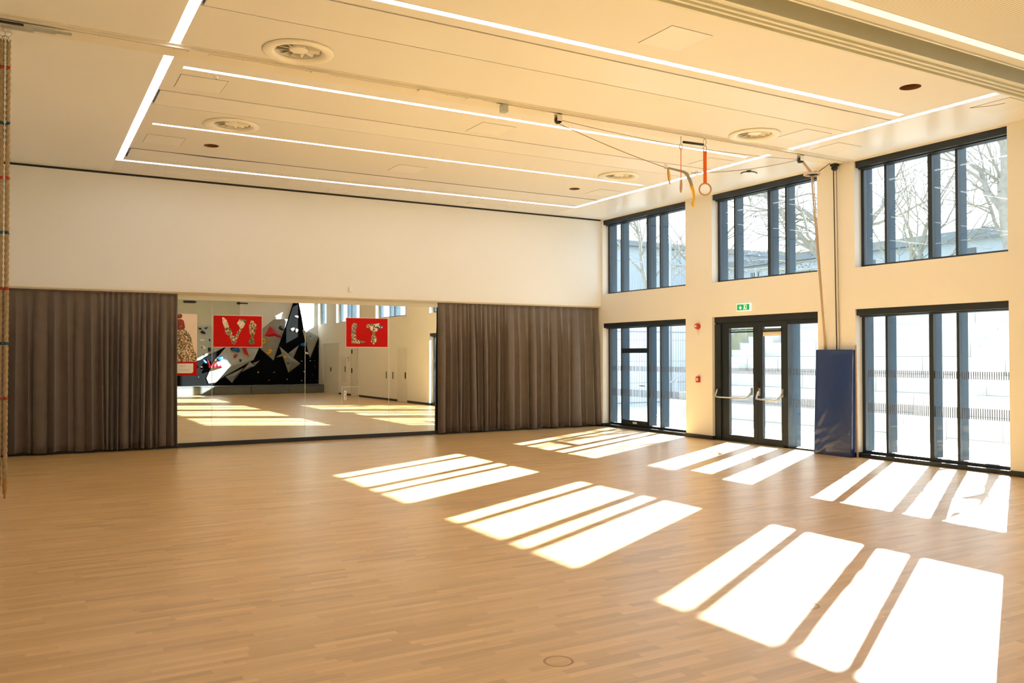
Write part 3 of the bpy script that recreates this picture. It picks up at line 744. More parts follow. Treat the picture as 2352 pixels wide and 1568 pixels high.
part(MB().lathe([(.03, -.096), (.028, -.10), (.001, -.10)], (0, -4.12, 2.775), 20, 'x').box(-.101, -.096, -4.16, -4.08, 2.765, 2.785), 'lens', M['whitehold'], t, 'white lens')
tag(MB().tube([(-.01, -4.13, 2.69), (-.01, -4.13, 2.56)], .014, 8).build('cable_stub', M['paper']), 'short white cable sleeve below the round red alarm', 'cable')
t = thing('manual_call_point', (0, -4.12, 1.38), 'square red manual call point low on the pier left of door', 'call point')
part(MB().box(-.05, 0, -4.18, -4.06, 1.385, 1.525), 'housing', M['redalarm'], t, bevel=.006)
part(MB().box(-.055, -.05, -4.15, -4.09, 1.42, 1.49), 'glass_window', M['paper'], t, 'white press window')
part(MB().box(-.058, -.055, -4.13, -4.11, 1.445, 1.465), 'press_mark', M['ink'], t)
t = thing('switch_box', (-7.57, 0, 3.63), 'small white sensor box on the wall above the mirrors', 'sensor')
part(MB().box(-7.62, -7.52, -.03, 0, 3.62, 3.74), 'housing', M['wallwhite'], t, bevel=.004)
part(MB().box(-7.60, -7.54, -.034, -.03, 3.66, 3.70), 'lens', M['paper'], t)

# ================================================================= MIRRORS
xs_ = [-12.96, -10.81, -8.66, -6.51, -4.36]
ml = ['tall mirror panel mostly behind the left curtain', 'tall mirror panel carrying the left red poster', 'tall mirror panel with the right red poster and the small hatch', 'tall mirror panel at the right, partly behind the right curtain']
for i in range(4):
    a, b = xs_[i], xs_[i+1]
    t = thing('wall_mirror', ((a+b)/2, .13, .095), ml[i], 'mirror', 'mirror panels')
    part(MB().box(a+.004, b-.004, .130, .138, .096, 3.315), 'glass', M['mirror'], t)
    for ex in (a, b-.004): part(MB().box(ex, ex+.004, .128, .142, .096, 3.315), 'edge', M['mirroredge'], t)
t = thing('mirror_hatch', (-7.525, .13, .83), 'small square flap in the mirror with a white label', 'hatch')
x0, x1, z0, z1 = -7.745, -7.305, .83, 1.29; e = .008
part(MB().box(x0, x1, .123, .129, z0, z0+e).box(x0, x1, .123, .129, z1-e, z1).box(x0, x0+e, .123, .129, z0, z1).box(x1-e, x1, .123, .129, z0, z1), 'frame', M['mirroredge'], t)
part(MB().box(x0+e, x1-e, .126, .129, z0+e, z1-e), 'glass', M['mirror'], t)
lb = part(MB().box(-7.695, -7.625, .120, .1255, .965, 1.185), 'label_plate', M['paper'], t, 'white label with dark marks')
mk = MB()
mk.tube(ringpts((-7.665, .119, 1.13), .018, Xv, Zv, 12), .004, 4, close=True).box(-7.672, -7.650, .117, .120, 1.045, 1.065).box(-7.650, -7.645, .117, .120, 1.0, 1.09).box(-7.672, -7.667, .117, .120, .985, 1.015).box(-7.662, -7.648, .117, .120, .985, .993)
part(mk, 'print', M['ink'], lb)

# posters stuck on the mirrors
def flat(mb, poly, y0, y1, mi=0): return mb.prism(poly, y0, y1, mi)
def pix_poly(pts, x0, x1, z0, z1, w_, h_):
    return [(x0+(x1-x0)*px/w_, z1-(z1-z0)*py/h_) for px, py in pts]
PY = .118
t = thing('letter_poster', (-10.24, PY, 2.257), 'red poster with the collage letters V I on the mirror', 'poster', 'red posters on the mirrors')
X0, X1, Z0, Z1 = -10.785, -9.694, 2.257, 2.978
part(MB().box(X0, X1, PY, .127, Z0, Z1), 'sheet', M['red'], t)
part(MB().box(X0-.010, X0, PY+.003, .127, Z0-.010, Z1+.010).box(X1, X1+.010, PY+.003, .127, Z0-.010, Z1+.010).box(X0, X1, PY+.003, .127, Z1, Z1+.010).box(X0, X1, PY+.003, .127, Z0-.010, Z0), 'border', M['paper'], t)
W_, H_ = 1940, 1270
def pp(pts): return pix_poly([(a-180, b-140) for a, b in pts], X0, X1, Z0, Z1, W_, H_)
def shape(polys, m, nm, tt, d=.003):
    for q in polys: part(MB().prism(pp(q), PY-d, PY), nm, M[m], tt)
shape([[(520, 215), (580, 215), (700, 320), (740, 430), (800, 600), (640, 650), (600, 600), (540, 420)]], 'collagewhite', 'letter_v', t)
shape([[(640, 650), (800, 600), (880, 700), (925, 850), (870, 960), (780, 960), (660, 870), (625, 740)]], 'collage', 'letter_v', t, .0035)
shape([[(780, 960), (880, 890), (960, 960), (1060, 960), (1160, 1010), (1100, 1100), (1095, 1200), (1040, 1300), (970, 1320), (890, 1210), (870, 1100)]], 'collage', 'letter_v', t, .0028)
shape([[(1060, 980), (1090, 870), (1200, 680), (1270, 640), (1320, 690), (1220, 850), (1150, 1030)]], 'collage', 'letter_v', t, .0032)
shape([[(1110, 445), (1230, 260), (1300, 270), (1490, 330), (1400, 560), (1340, 640), (1240, 660), (1200, 560)]], 'collagewhite', 'letter_v', t, .0036)
shape([[(1240, 255), (1490, 310), (1470, 420), (1420, 440), (1330, 340), (1230, 320)]], 'collagegreen', 'letter_v', t, .0042)
shape([[(1660, 330), (1780, 330), (1800, 410), (1890, 470), (1900, 650), (1850, 820), (1800, 920), (1660, 920), (1620, 800), (1590, 560), (1630, 450)]], 'collage', 'letter_i', t)
shape([[(1690, 860), (1780, 850), (1780, 1060), (1830, 1170), (1820, 1290), (1600, 1300), (1590, 1160), (1660, 1060)]], 'collagegreen', 'letter_i', t, .004)

t = thing('letter_poster', (-7.09, PY, 2.27), 'red poster with the collage letters L T on the mirror', 'poster', 'red posters on the mirrors')
X0, X1, Z0, Z1 = -7.637, -6.549, 2.270, 2.985
part(MB().box(X0, X1, PY, .127, Z0, Z1), 'sheet', M['red'], t)
part(MB().box(X0-.012, X0, PY+.003, .127, Z0-.012, Z1+.010).box(X1, X1+.014, PY+.003, .127, Z0-.012, Z1+.010).box(X0, X1, PY+.003, .127, Z1, Z1+.008).box(X0, X1, PY+.003, .127, Z0-.012, Z0), 'border', M['paper'], t)
W_, H_ = 1755, 1230
def pp(pts): return pix_poly([(a-190, b-185) for a, b in pts], X0, X1, Z0, Z1, W_, H_)
shape([[(440, 440), (530, 385), (620, 400), (640, 520), (590, 680), (590, 880), (610, 1010), (600, 1090), (480, 1120), (410, 1080), (410, 560)]], 'collagemix', 'letter_l', t)
shape([[(410, 1060), (560, 1050), (700, 1120), (960, 1180), (990, 1220), (900, 1240), (760, 1270), (420, 1260)]], 'collage', 'letter_l', t, .004)
shape([[(1010, 530), (1080, 440), (1400, 400), (1420, 560), (1380, 640), (1290, 740), (1200, 640), (1080, 610)]], 'collage', 'letter_t', t)
shape([[(1410, 410), (1590, 385), (1560, 520), (1440, 530), (1410, 560)]], 'collagewhite', 'letter_t', t, .004)
shape([[(1440, 530), (1590, 450), (1755, 530), (1680, 600), (1540, 640), (1480, 600)]], 'collageblue', 'letter_t', t, .0035)
shape([[(1200, 560), (1300, 530), (1320, 640), (1280, 720), (1210, 690)], [(1400, 610), (1480, 590), (1530, 650), (1470, 750), (1400, 730)]], 'collagewhite', 'letter_t', t, .0045)
shape([[(1300, 640), (1400, 640), (1410, 880), (1290, 880)]], 'collage', 'letter_t', t, .0035)
shape([[(1290, 880), (1410, 880), (1480, 1080), (1460, 1170), (1380, 1290), (1320, 1300), (1290, 1220), (1220, 1220), (1240, 1000)]], 'collage', 'letter_t', t, .003)

t = thing('figure_poster', (-11.7, PY, 1.60), 'tall poster of a collage figure with a white caption, beside the left curtain', 'poster')
X0, X1, Z0, Z1 = -12.1, -11.136, 1.608, 2.997
part(MB().box(X0, X1, PY, .127, Z0, Z1), 'sheet', M['posterbg'], t)
def pp(pts): return [(-11.579+(a-85)/440*.443, 2.990-(b-100)/1310*1.385) for a, b in pts]
shape([[(-400, 1115), (525, 1115), (525, 1412), (-400, 1412)]], 'red', 'red_band', t, .002)
shape([[(-150, 300), (100, 440), (270, 430), (370, 530), (410, 640), (440, 820), (510, 960), (525, 1115), (-400, 1115), (-300, 700)]], 'collage', 'skirt', t)
shape([[(-100, 230), (90, 210), (190, 210), (240, 240), (270, 380), (250, 430), (100, 440), (-100, 440)]], 'collagered', 'torso', t, .004)
shape([[(60, 100), (190, 100), (212, 140), (190, 190), (120, 200), (60, 180)]], 'collagered', 'cap', t, .004)
cp = part(MB().prism(pp([(-400, 1150), (445, 1150), (445, 1330), (410, 1357), (-400, 1357)]), PY-.005, PY), 'caption', M['paper'], t, 'white caption panel')
cm = MB()
for a, b, c in ((165, 285, 1200), ):
    z = pp([(0, c)])[0][1]; xx = pp([(a, 0)])[0][0]; x2 = pp([(b, 0)])[0][0]; k = 7
    zz = [(xx+(x2-xx)*i/k, PY-.006, z+(.012 if i % 2 else -.012)) for i in range(k+1)]
    cm.tube(zz, .003, 4)
for c, xa, xb in ((1278, -300, 130), (1278, 160, 370), (1310, -300, 130), (1310, 160, 370)):
    z = pp([(0, c)])[0][1]; cm.box(pp([(xa, 0)])[0][0], pp([(xb, 0)])[0][0], PY-.006, PY-.004, z-.003, z+.003)
part(cm, 'print', M['ink'], cp)

# ================================================================= CURTAINS
def curtain(x0, x1, lab, seed, flare_r=0.0, dense=(0, 0)):
    r = random.Random(seed); folds = []; x = x0
    while x < x1-.02:
        w = r.uniform(.15, .29)
        if dense[0] < (x-x0)/(x1-x0) < dense[1]: w = r.uniform(.09, .15)
        folds.append((x, min(x1, x+w), r.uniform(.75, 1.5), r.uniform(-.06, .06), r.random())); x += w
    if folds[-1][1]-folds[-1][0] < .05: folds[-2] = (folds[-2][0], folds[-1][1], *folds[-2][2:]); folds.pop()
    N = 16; rows = 22; ztop, zbot = 3.475, .055
    cols = []
    for fi, (a, b, amp, dr, ph) in enumerate(folds):
        for k in range(N): cols.append((fi, a, b, amp, dr, k/N))
    cols.append((len(folds)-1, folds[-1][0], folds[-1][1], folds[-1][2], folds[-1][3], 1.0))
    vs = []; nc = len(cols)
    for j in range(rows+1):
        q = j/rows; z = ztop+(zbot-ztop)*q
        open_ = min(1, .22+2.2*q) if q < .35 else 1.0
        for (fi, a, b, amp, dr, s) in cols:
            drn = folds[fi+1][3] if fi+1 < len(folds) else 0
            drp = dr if fi > 0 else 0
            aa = a+drp*(q**1.3); bb2 = b+drn*(q**1.3)
            if flare_r: aa += flare_r*(q**2)*((a-x0)/(x1-x0))**4; bb2 += flare_r*(q**2)*((b-x0)/(x1-x0))**4
            # rounded outward pleat, narrow valley behind
            bul = math.sin(math.pi*s)**1.25
            lean = .22*math.sin(2*math.pi*s)*(b-a)*open_*(1 if fi % 3 else -1)
            xx = aa+(bb2-aa)*s+lean*.8
            depth = .15*amp*open_*(.75+.25*q)
            yy = .098-depth*bul - .012*q + .006*math.sin(23*xx+4*q)
            zz = z + (.012*math.sin(9*a+3*s) if j == rows else 0)
            vs.append((min(xx, .0+max(0, flare_r)), min(yy, .104), zz))
    fs = [(j*nc+k, j*nc+k+1, (j+1)*nc+k+1, (j+1)*nc+k) for j in range(rows) for k in range(nc-1)]
    mb = MB(); mb.add(vs, fs, 0, True)
    t = thing('curtain', ((x0+x1)/2, .03, .05), lab, 'curtain', 'taupe curtains')
    o = part(mb, 'fabric', M['curtain'], t)
    sd = o.modifiers.new('thick', 'SOLIDIFY'); sd.thickness = .004
    hd = MB()
    vs = []
    for (fi, a, b, amp, dr, s) in cols:
        yv = .094-.15*.75*amp*.24*math.sin(math.pi*s)**1.25-.004
        for z in (3.48, 3.40): vs.append((a+(b-a)*s, yv-(.004 if z < 3.45 else 0), z))
    hd.add(vs, [(2*k, 2*k+2, 2*k+3, 2*k+1) for k in range(nc-1)], 0, True)
    h_ = part(hd, 'heading_tape', M['curtain'], t); sd = h_.modifiers.new('thick', 'SOLIDIFY'); sd.thickness = .004
    return t
curtain(-14.98, -11.56, 'dark taupe floor-length curtain at the left of the mirrors', 3, 0, (.5, .9))
curtain(-5.17, -.03, 'taupe floor-length curtain between the mirrors and the window corner', 11, .06, (.05, .38))

# ================================================================= BLUE MAT
def blue_mat():
    # thick folding mat stood on end, leaning against the pier
    t = thing('crash_mat', (-.15, -8.25, 0), 'tall navy blue vinyl gym mat leaning against the pier', 'gym mat')
    y0, y1 = -8.70, -7.86; th = .11; hgt = 2.16
    def P(u, v, d):   # u across 0..1 (window side to camera side), v height, d thickness
        xb = -.19+.05*v+.015*u
        return (xb+d*th, y1+(y0-y1)*u+(.04*(1-v))*(1 if u < .5 else -.3)-(.03*v*(u-.5)), hgt*v)
    nu, nv = 24, 46; vs = []; r = random.Random(5)
    cr = [(r.uniform(0, .5), r.uniform(.02, .42), r.uniform(.0, .30), r.uniform(.25, 1.1), r.uniform(.008, .02)) for _ in range(16)]
    for j in range(nv+1):
        for i in range(nu+1):
            u, v = i/nu, j/nv; d = -.22*math.sin(math.pi*u)**.5*math.sin(math.pi*v)**.4
            for (cu, cv, ln, an, h_) in cr:
                dx, dy = (u-cu*.5)*.9, (v-cv)*2.1
                a = dx*math.cos(an)+dy*math.sin(an); c = -dx*math.sin(an)+dy*math.cos(an)
                d += -h_/th*math.exp(-(c/.022)**2)*math.exp(-(a/(.12+ln))**2)
            d += -.035*math.sin(v*26+3*u)*math.exp(-u/.18)
            vs.append(P(u, v, d))
    fs = [(j*(nu+1)+i, j*(nu+1)+i+1, (j+1)*(nu+1)+i+1, (j+1)*(nu+1)+i) for j in range(nv) for i in range(nu)]
    mb = MB(); mb.add(vs, fs, 0, True)
    part(mb, 'cover', M['blue'], t, 'creased glossy navy front')
    c = [P(u, v, d) for v in (0, 1) for u in (0, 1) for d in (0, 1)]
    side = MB().add(c, [(0, 1, 5, 4), (2, 6, 7, 3), (1, 3, 7, 5), (0, 2, 3, 1), (4, 5, 7, 6)])
    part(side, 'side_panel', M['blue'], t)
    e = MB()
    for seq in ([(1, 0, 0), (1, 1, 0), (0, 1, 0)], [(0, 0, 0), (0, 1, 0)], [(1, 0, .5), (1, 1, .5)]):
        pts = [P(*s) for s in seq]; e.tube(pts, .007, 6)
    part(e, 'seam', M['seam'], t)
blue_mat()
tag(MB().add([(-.045, -8.765, 0), (-.015, -8.765, 0), (-.015, -8.74, 0), (-.045, -8.74, 0), (-.045, -8.745, 2.26), (-.02, -8.745, 2.26), (-.02, -8.72, 2.26), (-.045, -8.72, 2.26)],
    [(0, 1, 2, 3), (4, 7, 6, 5), (0, 4, 5, 1), (1, 5, 6, 2), (2, 6, 7, 3), (3, 7, 4, 0)]).build('wooden_lath', M['wood']), 'thin wooden lath standing at the right behind the blue mat', 'lath')
tag(MB().box(-.04, -.01, -7.99, -7.955, 0, 2.30).build('wooden_lath', M['wood']), 'thin wooden lath standing at the left behind the blue mat', 'lath')

# floor socket covers
def cover(x, y, r, lab):
    t = thing('floor_socket_cover', (x, y, 0), lab, 'floor cover')
    part(MB().lathe([(r+.012, 0), (r+.010, .0015), (r, .0018), (r-.002, .0005)], (x, y, 0), 48), 'ring', M['wood'], t)
    part(MB().lathe([(r-.003, .0003), (r-.006, .0012), (.001, .0012)], (x, y, 0), 48), 'lid', M['floor'], t)
    part(MB().lathe([(r-.001, .0004), (r-.006, .0006)], (x, y, 0), 48), 'gap', M['dark'], t)
cover(-11.389, -15.215, .092, 'round wooden floor socket cover in the shade near the camera')
cover(-8.937, -15.175, .092, 'round floor socket cover lying in the large sun patch')

# ================================================================= FAR HALF (seen in the mirrors)
def flush_door(idx, y0, y1, z1, handles, frame=True):
    d = struct(MB().box(-.012, -.002, y0+.03, y1-.03, .02, z1-.03), 'door_%d' % idx, M['doorpaint'])
    part(MB().box(-.03, 0, y0, y0+.03, 0, z1).box(-.03, 0, y1-.03, y1, 0, z1).box(-.03, 0, y0, y1, z1-.03, z1), 'door_frame', M['doorpaint'], d)
    for hy, za, zb in handles:
        part(MB().box(-.05, -.012, hy-.03, hy+.03, za, zb), 'door_handle', M['blackp'], d)
flush_door(2, -26.0, -23.4, 2.75, [(-24.7, 1.2, 1.42)])
flush_door(3, -21.42, -20.4, 2.40, [(-21.27, 2.16, 2.36), (-21.27, 1.17, 1.42)])
flush_door(4, -15.18, -14.1, 2.40, [(-14.25, 1.05, 1.32)])
for y0, y1, h, l in ((-16.95, -16.15, -16.53, 'low built-in white cupboard door with long pull, the farther one'), (-16.10, -15.3, -15.71, 'low built-in white cupboard door with long pull, next to the flush door')):
    t = thing('wall_cupboard', (0, (y0+y1)/2, .2), l, 'cupboard')
    part(MB().box(-.010, 0, y0, y1, .14, 1.42), 'door', M['wall'], t)
    part(MB().box(-.04, -.010, h-.012, h+.012, 1.0, 1.32), 'handle', M['blackp'], t)
t = thing('wall_cupboard', (0, -22.6, .6), 'narrow recessed locker door between the two flush doors', 'cupboard')
part(MB().box(-.012, 0, -23.0, -22.24, .65, 1.98), 'door', M['doorpaint'], t)
part(MB().box(-.04, -.012, -22.34, -22.30, 1.2, 1.5), 'handle', M['blackp'], t)
t = thing('notice_sheet', (0, -21.85, 1.7), 'printed notice sheet on the wall beside the narrow locker', 'notice')
part(MB().box(-.006, 0, -22.06, -21.63, 1.68, 1.98), 'paper', M['paper'], t)
ln = MB().box(-.008, -.006, -22.03, -21.66, 1.94, 1.97)
for k in range(5): ln.box(-.008, -.006, -22.0, -21.70, 1.90-k*.04, 1.912-k*.04)
part(ln, 'print', M['ink'], t)

# climbing wall
CW = thing('climbing_wall', (-4, YB, 0), 'black and grey faceted bouldering wall with coloured holds, seen in the mirrors', 'climbing wall')
YW = YB
def facet(poly, base, apex, nm, m, lab=None):
    # polygon on the wall raised to a ridge point
    n = len(poly); cx = sum(p[0] for p in poly)/n; cz = sum(p[1] for p in poly)/n
    vs = [(p[0], YW+base, p[1]) for p in poly]+[(p[0], YW, p[1]) for p in poly]+[(cx, YW+apex, cz)]
    fs = [(i, (i+1) % n, 2*n) for i in range(n)]+[(i, n+i, n+(i+1) % n, (i+1) % n) for i in range(n)]
    mb = MB().add(vs, fs); part(mb, nm, m, CW, lab)
blk = [(-12.6, .48), (-12.6, 1.0), (-9.8, 1.25), (-7.62, 1.45), (-6.37, 1.85), (-5.12, 2.52), (-3.35, 2.49), (-2.55, 1.78), (-2.29, 2.55), (-1.82, 3.76), (-1.4, 5.11), (-1.18, 5.12), (-1.0, 4.24), (-0.84, 3.3), (-0.52, 1.93), (-.02, 3.13), (-.02, .48)]
part(MB().prism(blk, YW+.35, YW), 'panel', M['climbblack'], CW, 'black base panel with tall peak')
facet([(-3.35, 2.49), (-3.17, 3.5), (-2.48, 4.09), (-1.75, 4.11), (-2.29, 2.55), (-2.55, 1.76)], .30, .62, 'panel', M['climbgrey'], 'grey panel left of the peak')
facet([(-0.96, 3.5), (-0.68, 3.46), (-.02, 3.13), (-0.52, 1.91)], .37, .55, 'panel', M['climbgrey'], 'grey panel right of the peak')
facet([(-6.12, .86), (-6.01, .58), (-5.65, .63), (-5.19, .96), (-3.65, 1.84), (-3.37, 2.47), (-5.12, 2.52), (-5.77, 1.72)], .38, .75, 'panel', M['climblight'], 'light grey slanted panel')
facet([(-2.25, 2.57), (-1.07, 1.61), (-1.74, 1.11)], .37, .72, 'volume', M['climbgrey'], 'grey star volume')
facet([(-2.44, 1.97), (-2.09, 2.18), (-1.99, 2.01)], .37, .45, 'volume', M['climbgrey'])
facet([(-1.74, 2.2), (-1.16, 2.65), (-1.47, 1.93)], .37, .5, 'volume', M['climbgrey'])
facet([(-5.15, .93), (-4.17, 1.4), (-4.79, .58)], .37, .60, 'volume', M['climbgrey'])
facet([(-4.31, 1.16), (-3.85, 1.73), (-3.59, 1.5)], .37, .60, 'volume', M['climbgrey'])
facet([(-3.69, 1.65), (-3.31, 1.8), (-3.59, 1.51)], .37, .45, 'volume', M['climbgrey'])
facet([(-12.6, 3.6), (-5.78, 3.61), (-5.77, 2.20), (-6.58, 1.80), (-7.6, 1.45), (-12.6, 1.0)], .12, .20, 'panel', M['climblight'], 'pale grey panel at the left')
facet([(-3.09, 3.16), (-2.79, 3.68), (-2.48, 3.4), (-2.15, 3.11), (-2.67, 3.07)], .50, .85, 'climbing_hold', M['redhold'], 'large red hold')
facet([(-4.26, 2.5), (-4.12, 2.5), (-3.95, 2.01), (-4.17, 2.16)], .62, .80, 'climbing_hold', M['redhold'], 'curved red hold')
facet([(-6.12, 1.9), (-5.98, 1.68), (-5.87, 1.42), (-6.01, 1.4)], .40, .60, 'climbing_hold', M['redhold'], 'upright red hold')
HB = dict(
 bluehold=[(-4.65, 2.39, .2), (-.9, 2.69, .16), (-.54, 3.11, .11), (-5.48, 1.88, .16), (-6.26, 1.74, .12), (-1.78, 1.64, .09), (-6.11, 3.53, .08)],
 yellowhold=[(-3.1, 2.93, .11), (-3.11, 2.77, .1), (-2.78, 2.35, .1), (-2.84, 2.22, .1), (-1.95, 2.0, .09), (-4.0, 2.04, .08), (-3.4, 1.15, .06), (-2.53, 1.14, .05), (-2.81, .7, .05), (-1.81, .74, .05)],
 redhold=[(-5.76, 1.51, .12), (-5.59, 1.53, .11), (-5.42, 1.47, .1), (-4.67, 2.05, .11)],
 whitehold=[(-1.52, 3.53, .12), (-1.28, 3.47, .11), (-1.29, 4.25, .1), (-.99, 1.75, .05), (-.5, 1.77, .05), (-.24, 1.77, .04), (-.11, 1.57, .03), (-.24, 1.45, .04), (-.85, 1.16, .05), (-.38, .98, .04), (-.09, 2.6, .04), (-.99, .65, .05), (-.49, .65, .04), (-.13, .64, .04), (-6.35, 1.46, .06), (-6.51, .93, .04), (-.72, 2.2, .09), (-6.3, 2.9, .10), (-6.28, 2.5, .09)],
 blackhold=[(-6.26, 3.31, .12), (-6.41, 3.5, .07), (-6.01, 2.38, .12), (-5.92, 2.9, .06), (-6.31, 2.5, .05), (-6.21, 2.12, .05), (-2.17, 3.58, .15), (-4.8, 2.5, .16), (-4.41, 1.8, .09), (-4.75, 1.6, .07), (-4.78, 2.03, .06)])
GREYS = [(-6.7, -3.35, .58, 2.52, .60), (-3.35, -1.7, 1.9, 4.1, .48), (-2.3, -1.05, 1.1, 2.6, .55), (-.96, 0, 1.9, 3.5, .45), (-12.6, -5.8, 1.5, 3.61, .16)]
for mname, lst in HB.items():
    for (x, z, rr) in lst:
        base = .35
        if x < -5.78 and z > 1.95: base = .15
        for g in GREYS[:4]:
            if g[0] < x < g[1] and g[2] < z < g[3] and rr > .07: base = g[4]
        nl, nr = 7, 10; vs = []; ph = R.random()*6
        for i in range(nl+1):
            th_ = math.pi/2*i/nl
            for k in range(nr):
                a = 2*math.pi*k/nr; q = rr*math.cos(th_)*(1+.28*math.sin(2*a+ph)+.12*math.sin(3*a-ph))
                vs.append((x+q*math.cos(a), YW+base+rr*.8*math.sin(th_)-.03, z+q*math.sin(a)*.85))
        fs = [(i*nr+k, i*nr+(k+1) % nr, (i+1)*nr+(k+1) % nr, (i+1)*nr+k) for i in range(nl) for k in range(nr)]
        part(MB().add(vs, fs, 0, True), 'climbing_hold', M[mname], CW, mname.replace('hold', '')+' hold')
# crash mats along the foot of the climbing wall
xs2 = [-12.6, -10.2, -7.9, -5.9, -4.0, -2.0, -.02]
for i, (a, b) in enumerate(zip(xs2[:-1], xs2[1:])):
    lab = ['grey crash mat below the climbing wall, far left end', 'grey crash mat below the climbing wall, second from left', 'grey sunlit crash mat below the red holds', 'grey crash mat below the light slanted panel', 'grey crash mat below the grey star volume', 'grey crash mat below the climbing wall beside the doors'][i]
    t = thing('landing_mat', ((a+b)/2, YW+.8, 0), lab, 'gym mat', 'grey landing mats')
    part(MB().box(a+.004, b-.004, YW+.36, YW+1.4, 0, .46), 'cover', M['matgrey'], t, bevel=.03)
    part(MB().box(a+.1, b-.1, YW+1.395, YW+1.405, .40, .415), 'seam', M['seam'], t)
for x0, x1, l in ((-7.26, -6.6, 'black bracket high on the end wall, left one'), (-4.5, -3.92, 'black bracket high on the end wall, right one')):
    t = thing('wall_bracket', ((x0+x1)/2, YB, 5.05), l, 'bracket')
    part(MB().box(x0, x1, YB, YB+.14, 4.90, 4.955), 'arm', M['blackp'], t)
    part(MB().box(x0+.05, x1-.05, YB, YB+.03, 4.87, 4.985), 'plate', M['blackp'], t)
struct(MB().box(-4.33, 0, YB, YB+.08, 0, 6.0), 'trim_8', M['wallwhite'])

# ================================================================= OUTSIDE
struct(MB().box(TW, 60, -60, 60, -.25, -.06), 'ground', M['ground'])
# terraces
TY0, TY1 = -30, 2.0
nT = 8; th_, td = .50, .86; TX = 5.3
te = MB()
def profile(n, rise, run, x0, xe):
    p = [(xe, -.06), (x0, -.06)]
    for k in range(n): p += [(x0+k*run, (k+1)*rise), (x0+(k+1)*run if k < n-1 else xe, (k+1)*rise)]
    return p
SG = [(TY0, -7.2), (-6.0, 1.98)]
for a, b in SG: te.prism(profile(nT, th_, td, TX, TX+nT*td), a, b)
T = thing('amphitheatre_terrace', (8, -10, 0), 'pale concrete terraced steps rising outside the windows', 'terrace')
part(te, 'steps', M['concrete'], T)
jt = MB()
for k in range(nT):
    for (ya, yb) in SG:
        y = yb-1.4-(k % 3)*.9
        while y > ya+.2:
            jt.box(TX+k*td-.004, TX+k*td+.01, y-.008, y+.008, k*th_, (k+1)*th_+.003); y -= 2.7
        jt.box(TX+k*td-.006, TX+k*td, ya, yb, k*th_+.0, k*th_+.014)
part(jt, 'joints', M['concgap'], T)
# small stair flights cut in the terraces
for (a, b, l) in ((-7.2, -6.0, 'small concrete stair flight between terraces seen through the right bay'), (1.99, 3.2, 'small concrete stair flight at the end of the terraces')):
    s_ = MB().prism(profile(2*nT, th_/2, td/2, TX-td/2, TX+nT*td), a+.01, b-.01)
    o = s_.build('stair_flight', M['concrete']); tag(o, l, 'stairs')
# handrail
hr = thing('stair_railing', (8, 2.0, 0), 'thin metal railing climbing beside the terrace steps', 'railing')
zz = MB(); pts = []
for k in range(nT): pts += [(TX+k*td, 3.2, (k+1)*th_+.02), (TX+k*td+td, 3.2, (k+1)*th_+.02)]
zz.tube(pts, .03, 6); part(zz, 'zigzag_stringer', M['fence'], hr)
part(MB().tube([(TX-.2, 3.2, .95), (TX+nT*td, 3.2, nT*th_+1.05)], .025, 8), 'handrail', M['fence'], hr)
for k in range(0, nT, 2):
    x = TX+k*td+.3; part(MB().tube([(x, 3.2, (k+1)*th_), (x, 3.2, .95+(x-TX+.2)/(nT*td+.2)*(nT*th_+.1))], .02, 6), 'post', M['fence'], hr)
# upper ground
top = MB().box(TX+nT*td, 60, -60, 60, -.06, nT*th_-.02)
struct(top, 'ground_2', M['grass']).name = 'ground'
# retaining wall with bar fence
rw = thing('retaining_wall', (10, 8, 0), 'pale concrete wall outside the first window bay', 'wall')
part(MB().box(2.5, TX+nT*td+.2, 8.0, 8.4, -.06, 4.2), 'wall', mat('white_concrete', (.70, .71, .72), .9, var=.03), rw)
jt = MB()
for z in (.9, 1.8, 2.7, 3.6): jt.box(2.5, TX+nT*td, 7.992, 8.0, z, z+.012)
for x in [2.5+1.6*k for k in range(7)]: jt.box(x, x+.012, 7.992, 8.0, 0, 4.2)
part(jt, 'joints', M['concgap'], rw)
fe = thing('bar_fence', (8, 7.4, 0), 'tall galvanised fence of vertical bars outside the first bay', 'fence')
fb = MB(); x = 2.5
while x < 22: fb.box(x, x+.010, 7.41, 7.42, 0, 5.9); x += .13
part(fb, 'bars', M['fence'], fe)
part(MB().box(2.5, 22, 7.38, 7.41, 5.86, 5.92).box(2.5, 22, 7.38, 7.41, 3.0, 3.05).box(2.5, 22, 7.38, 7.41, .1, .15), 'rails', M['fence'], fe)
for x in (4, 6.5, 9, 11.5, 14, 16.5, 19): part(MB().box(x, x+.07, 7.43, 7.50, 0, 6.0 if x != 9 else 6.9), 'post', M['fence'], fe)
# distant building
bd = thing('school_building', (36, 5, 0), 'long pale building with grey roof beyond the trees', 'building')
part(MB().box(34, 46, -30, 30, 3.9, 8.9), 'wall', M['facade'], bd)
part(MB().box(33.6, 46.4, -30.4, 30.4, 8.9, 9.45), 'roof', M['roofgrey'], bd)
y = -28
while y < 28:
    part(MB().box(33.95, 34.0, y, y+.8, 6.9, 8.4), 'window', M['winglass'], bd); y += 3.4
b2 = thing('apartment_block', (30, 34, 0), 'tall pale block beyond the bar fence', 'building')
part(MB().box(24, 44, 32, 44, 3.9, 10.5).box(24, 44, 32, 44, 3.85, 3.9), 'wall', M['facade'], b2)
part(MB().box(23.6, 44.4, 31.6, 44.4, 10.5, 10.9), 'roof', M['roofgrey'], b2)

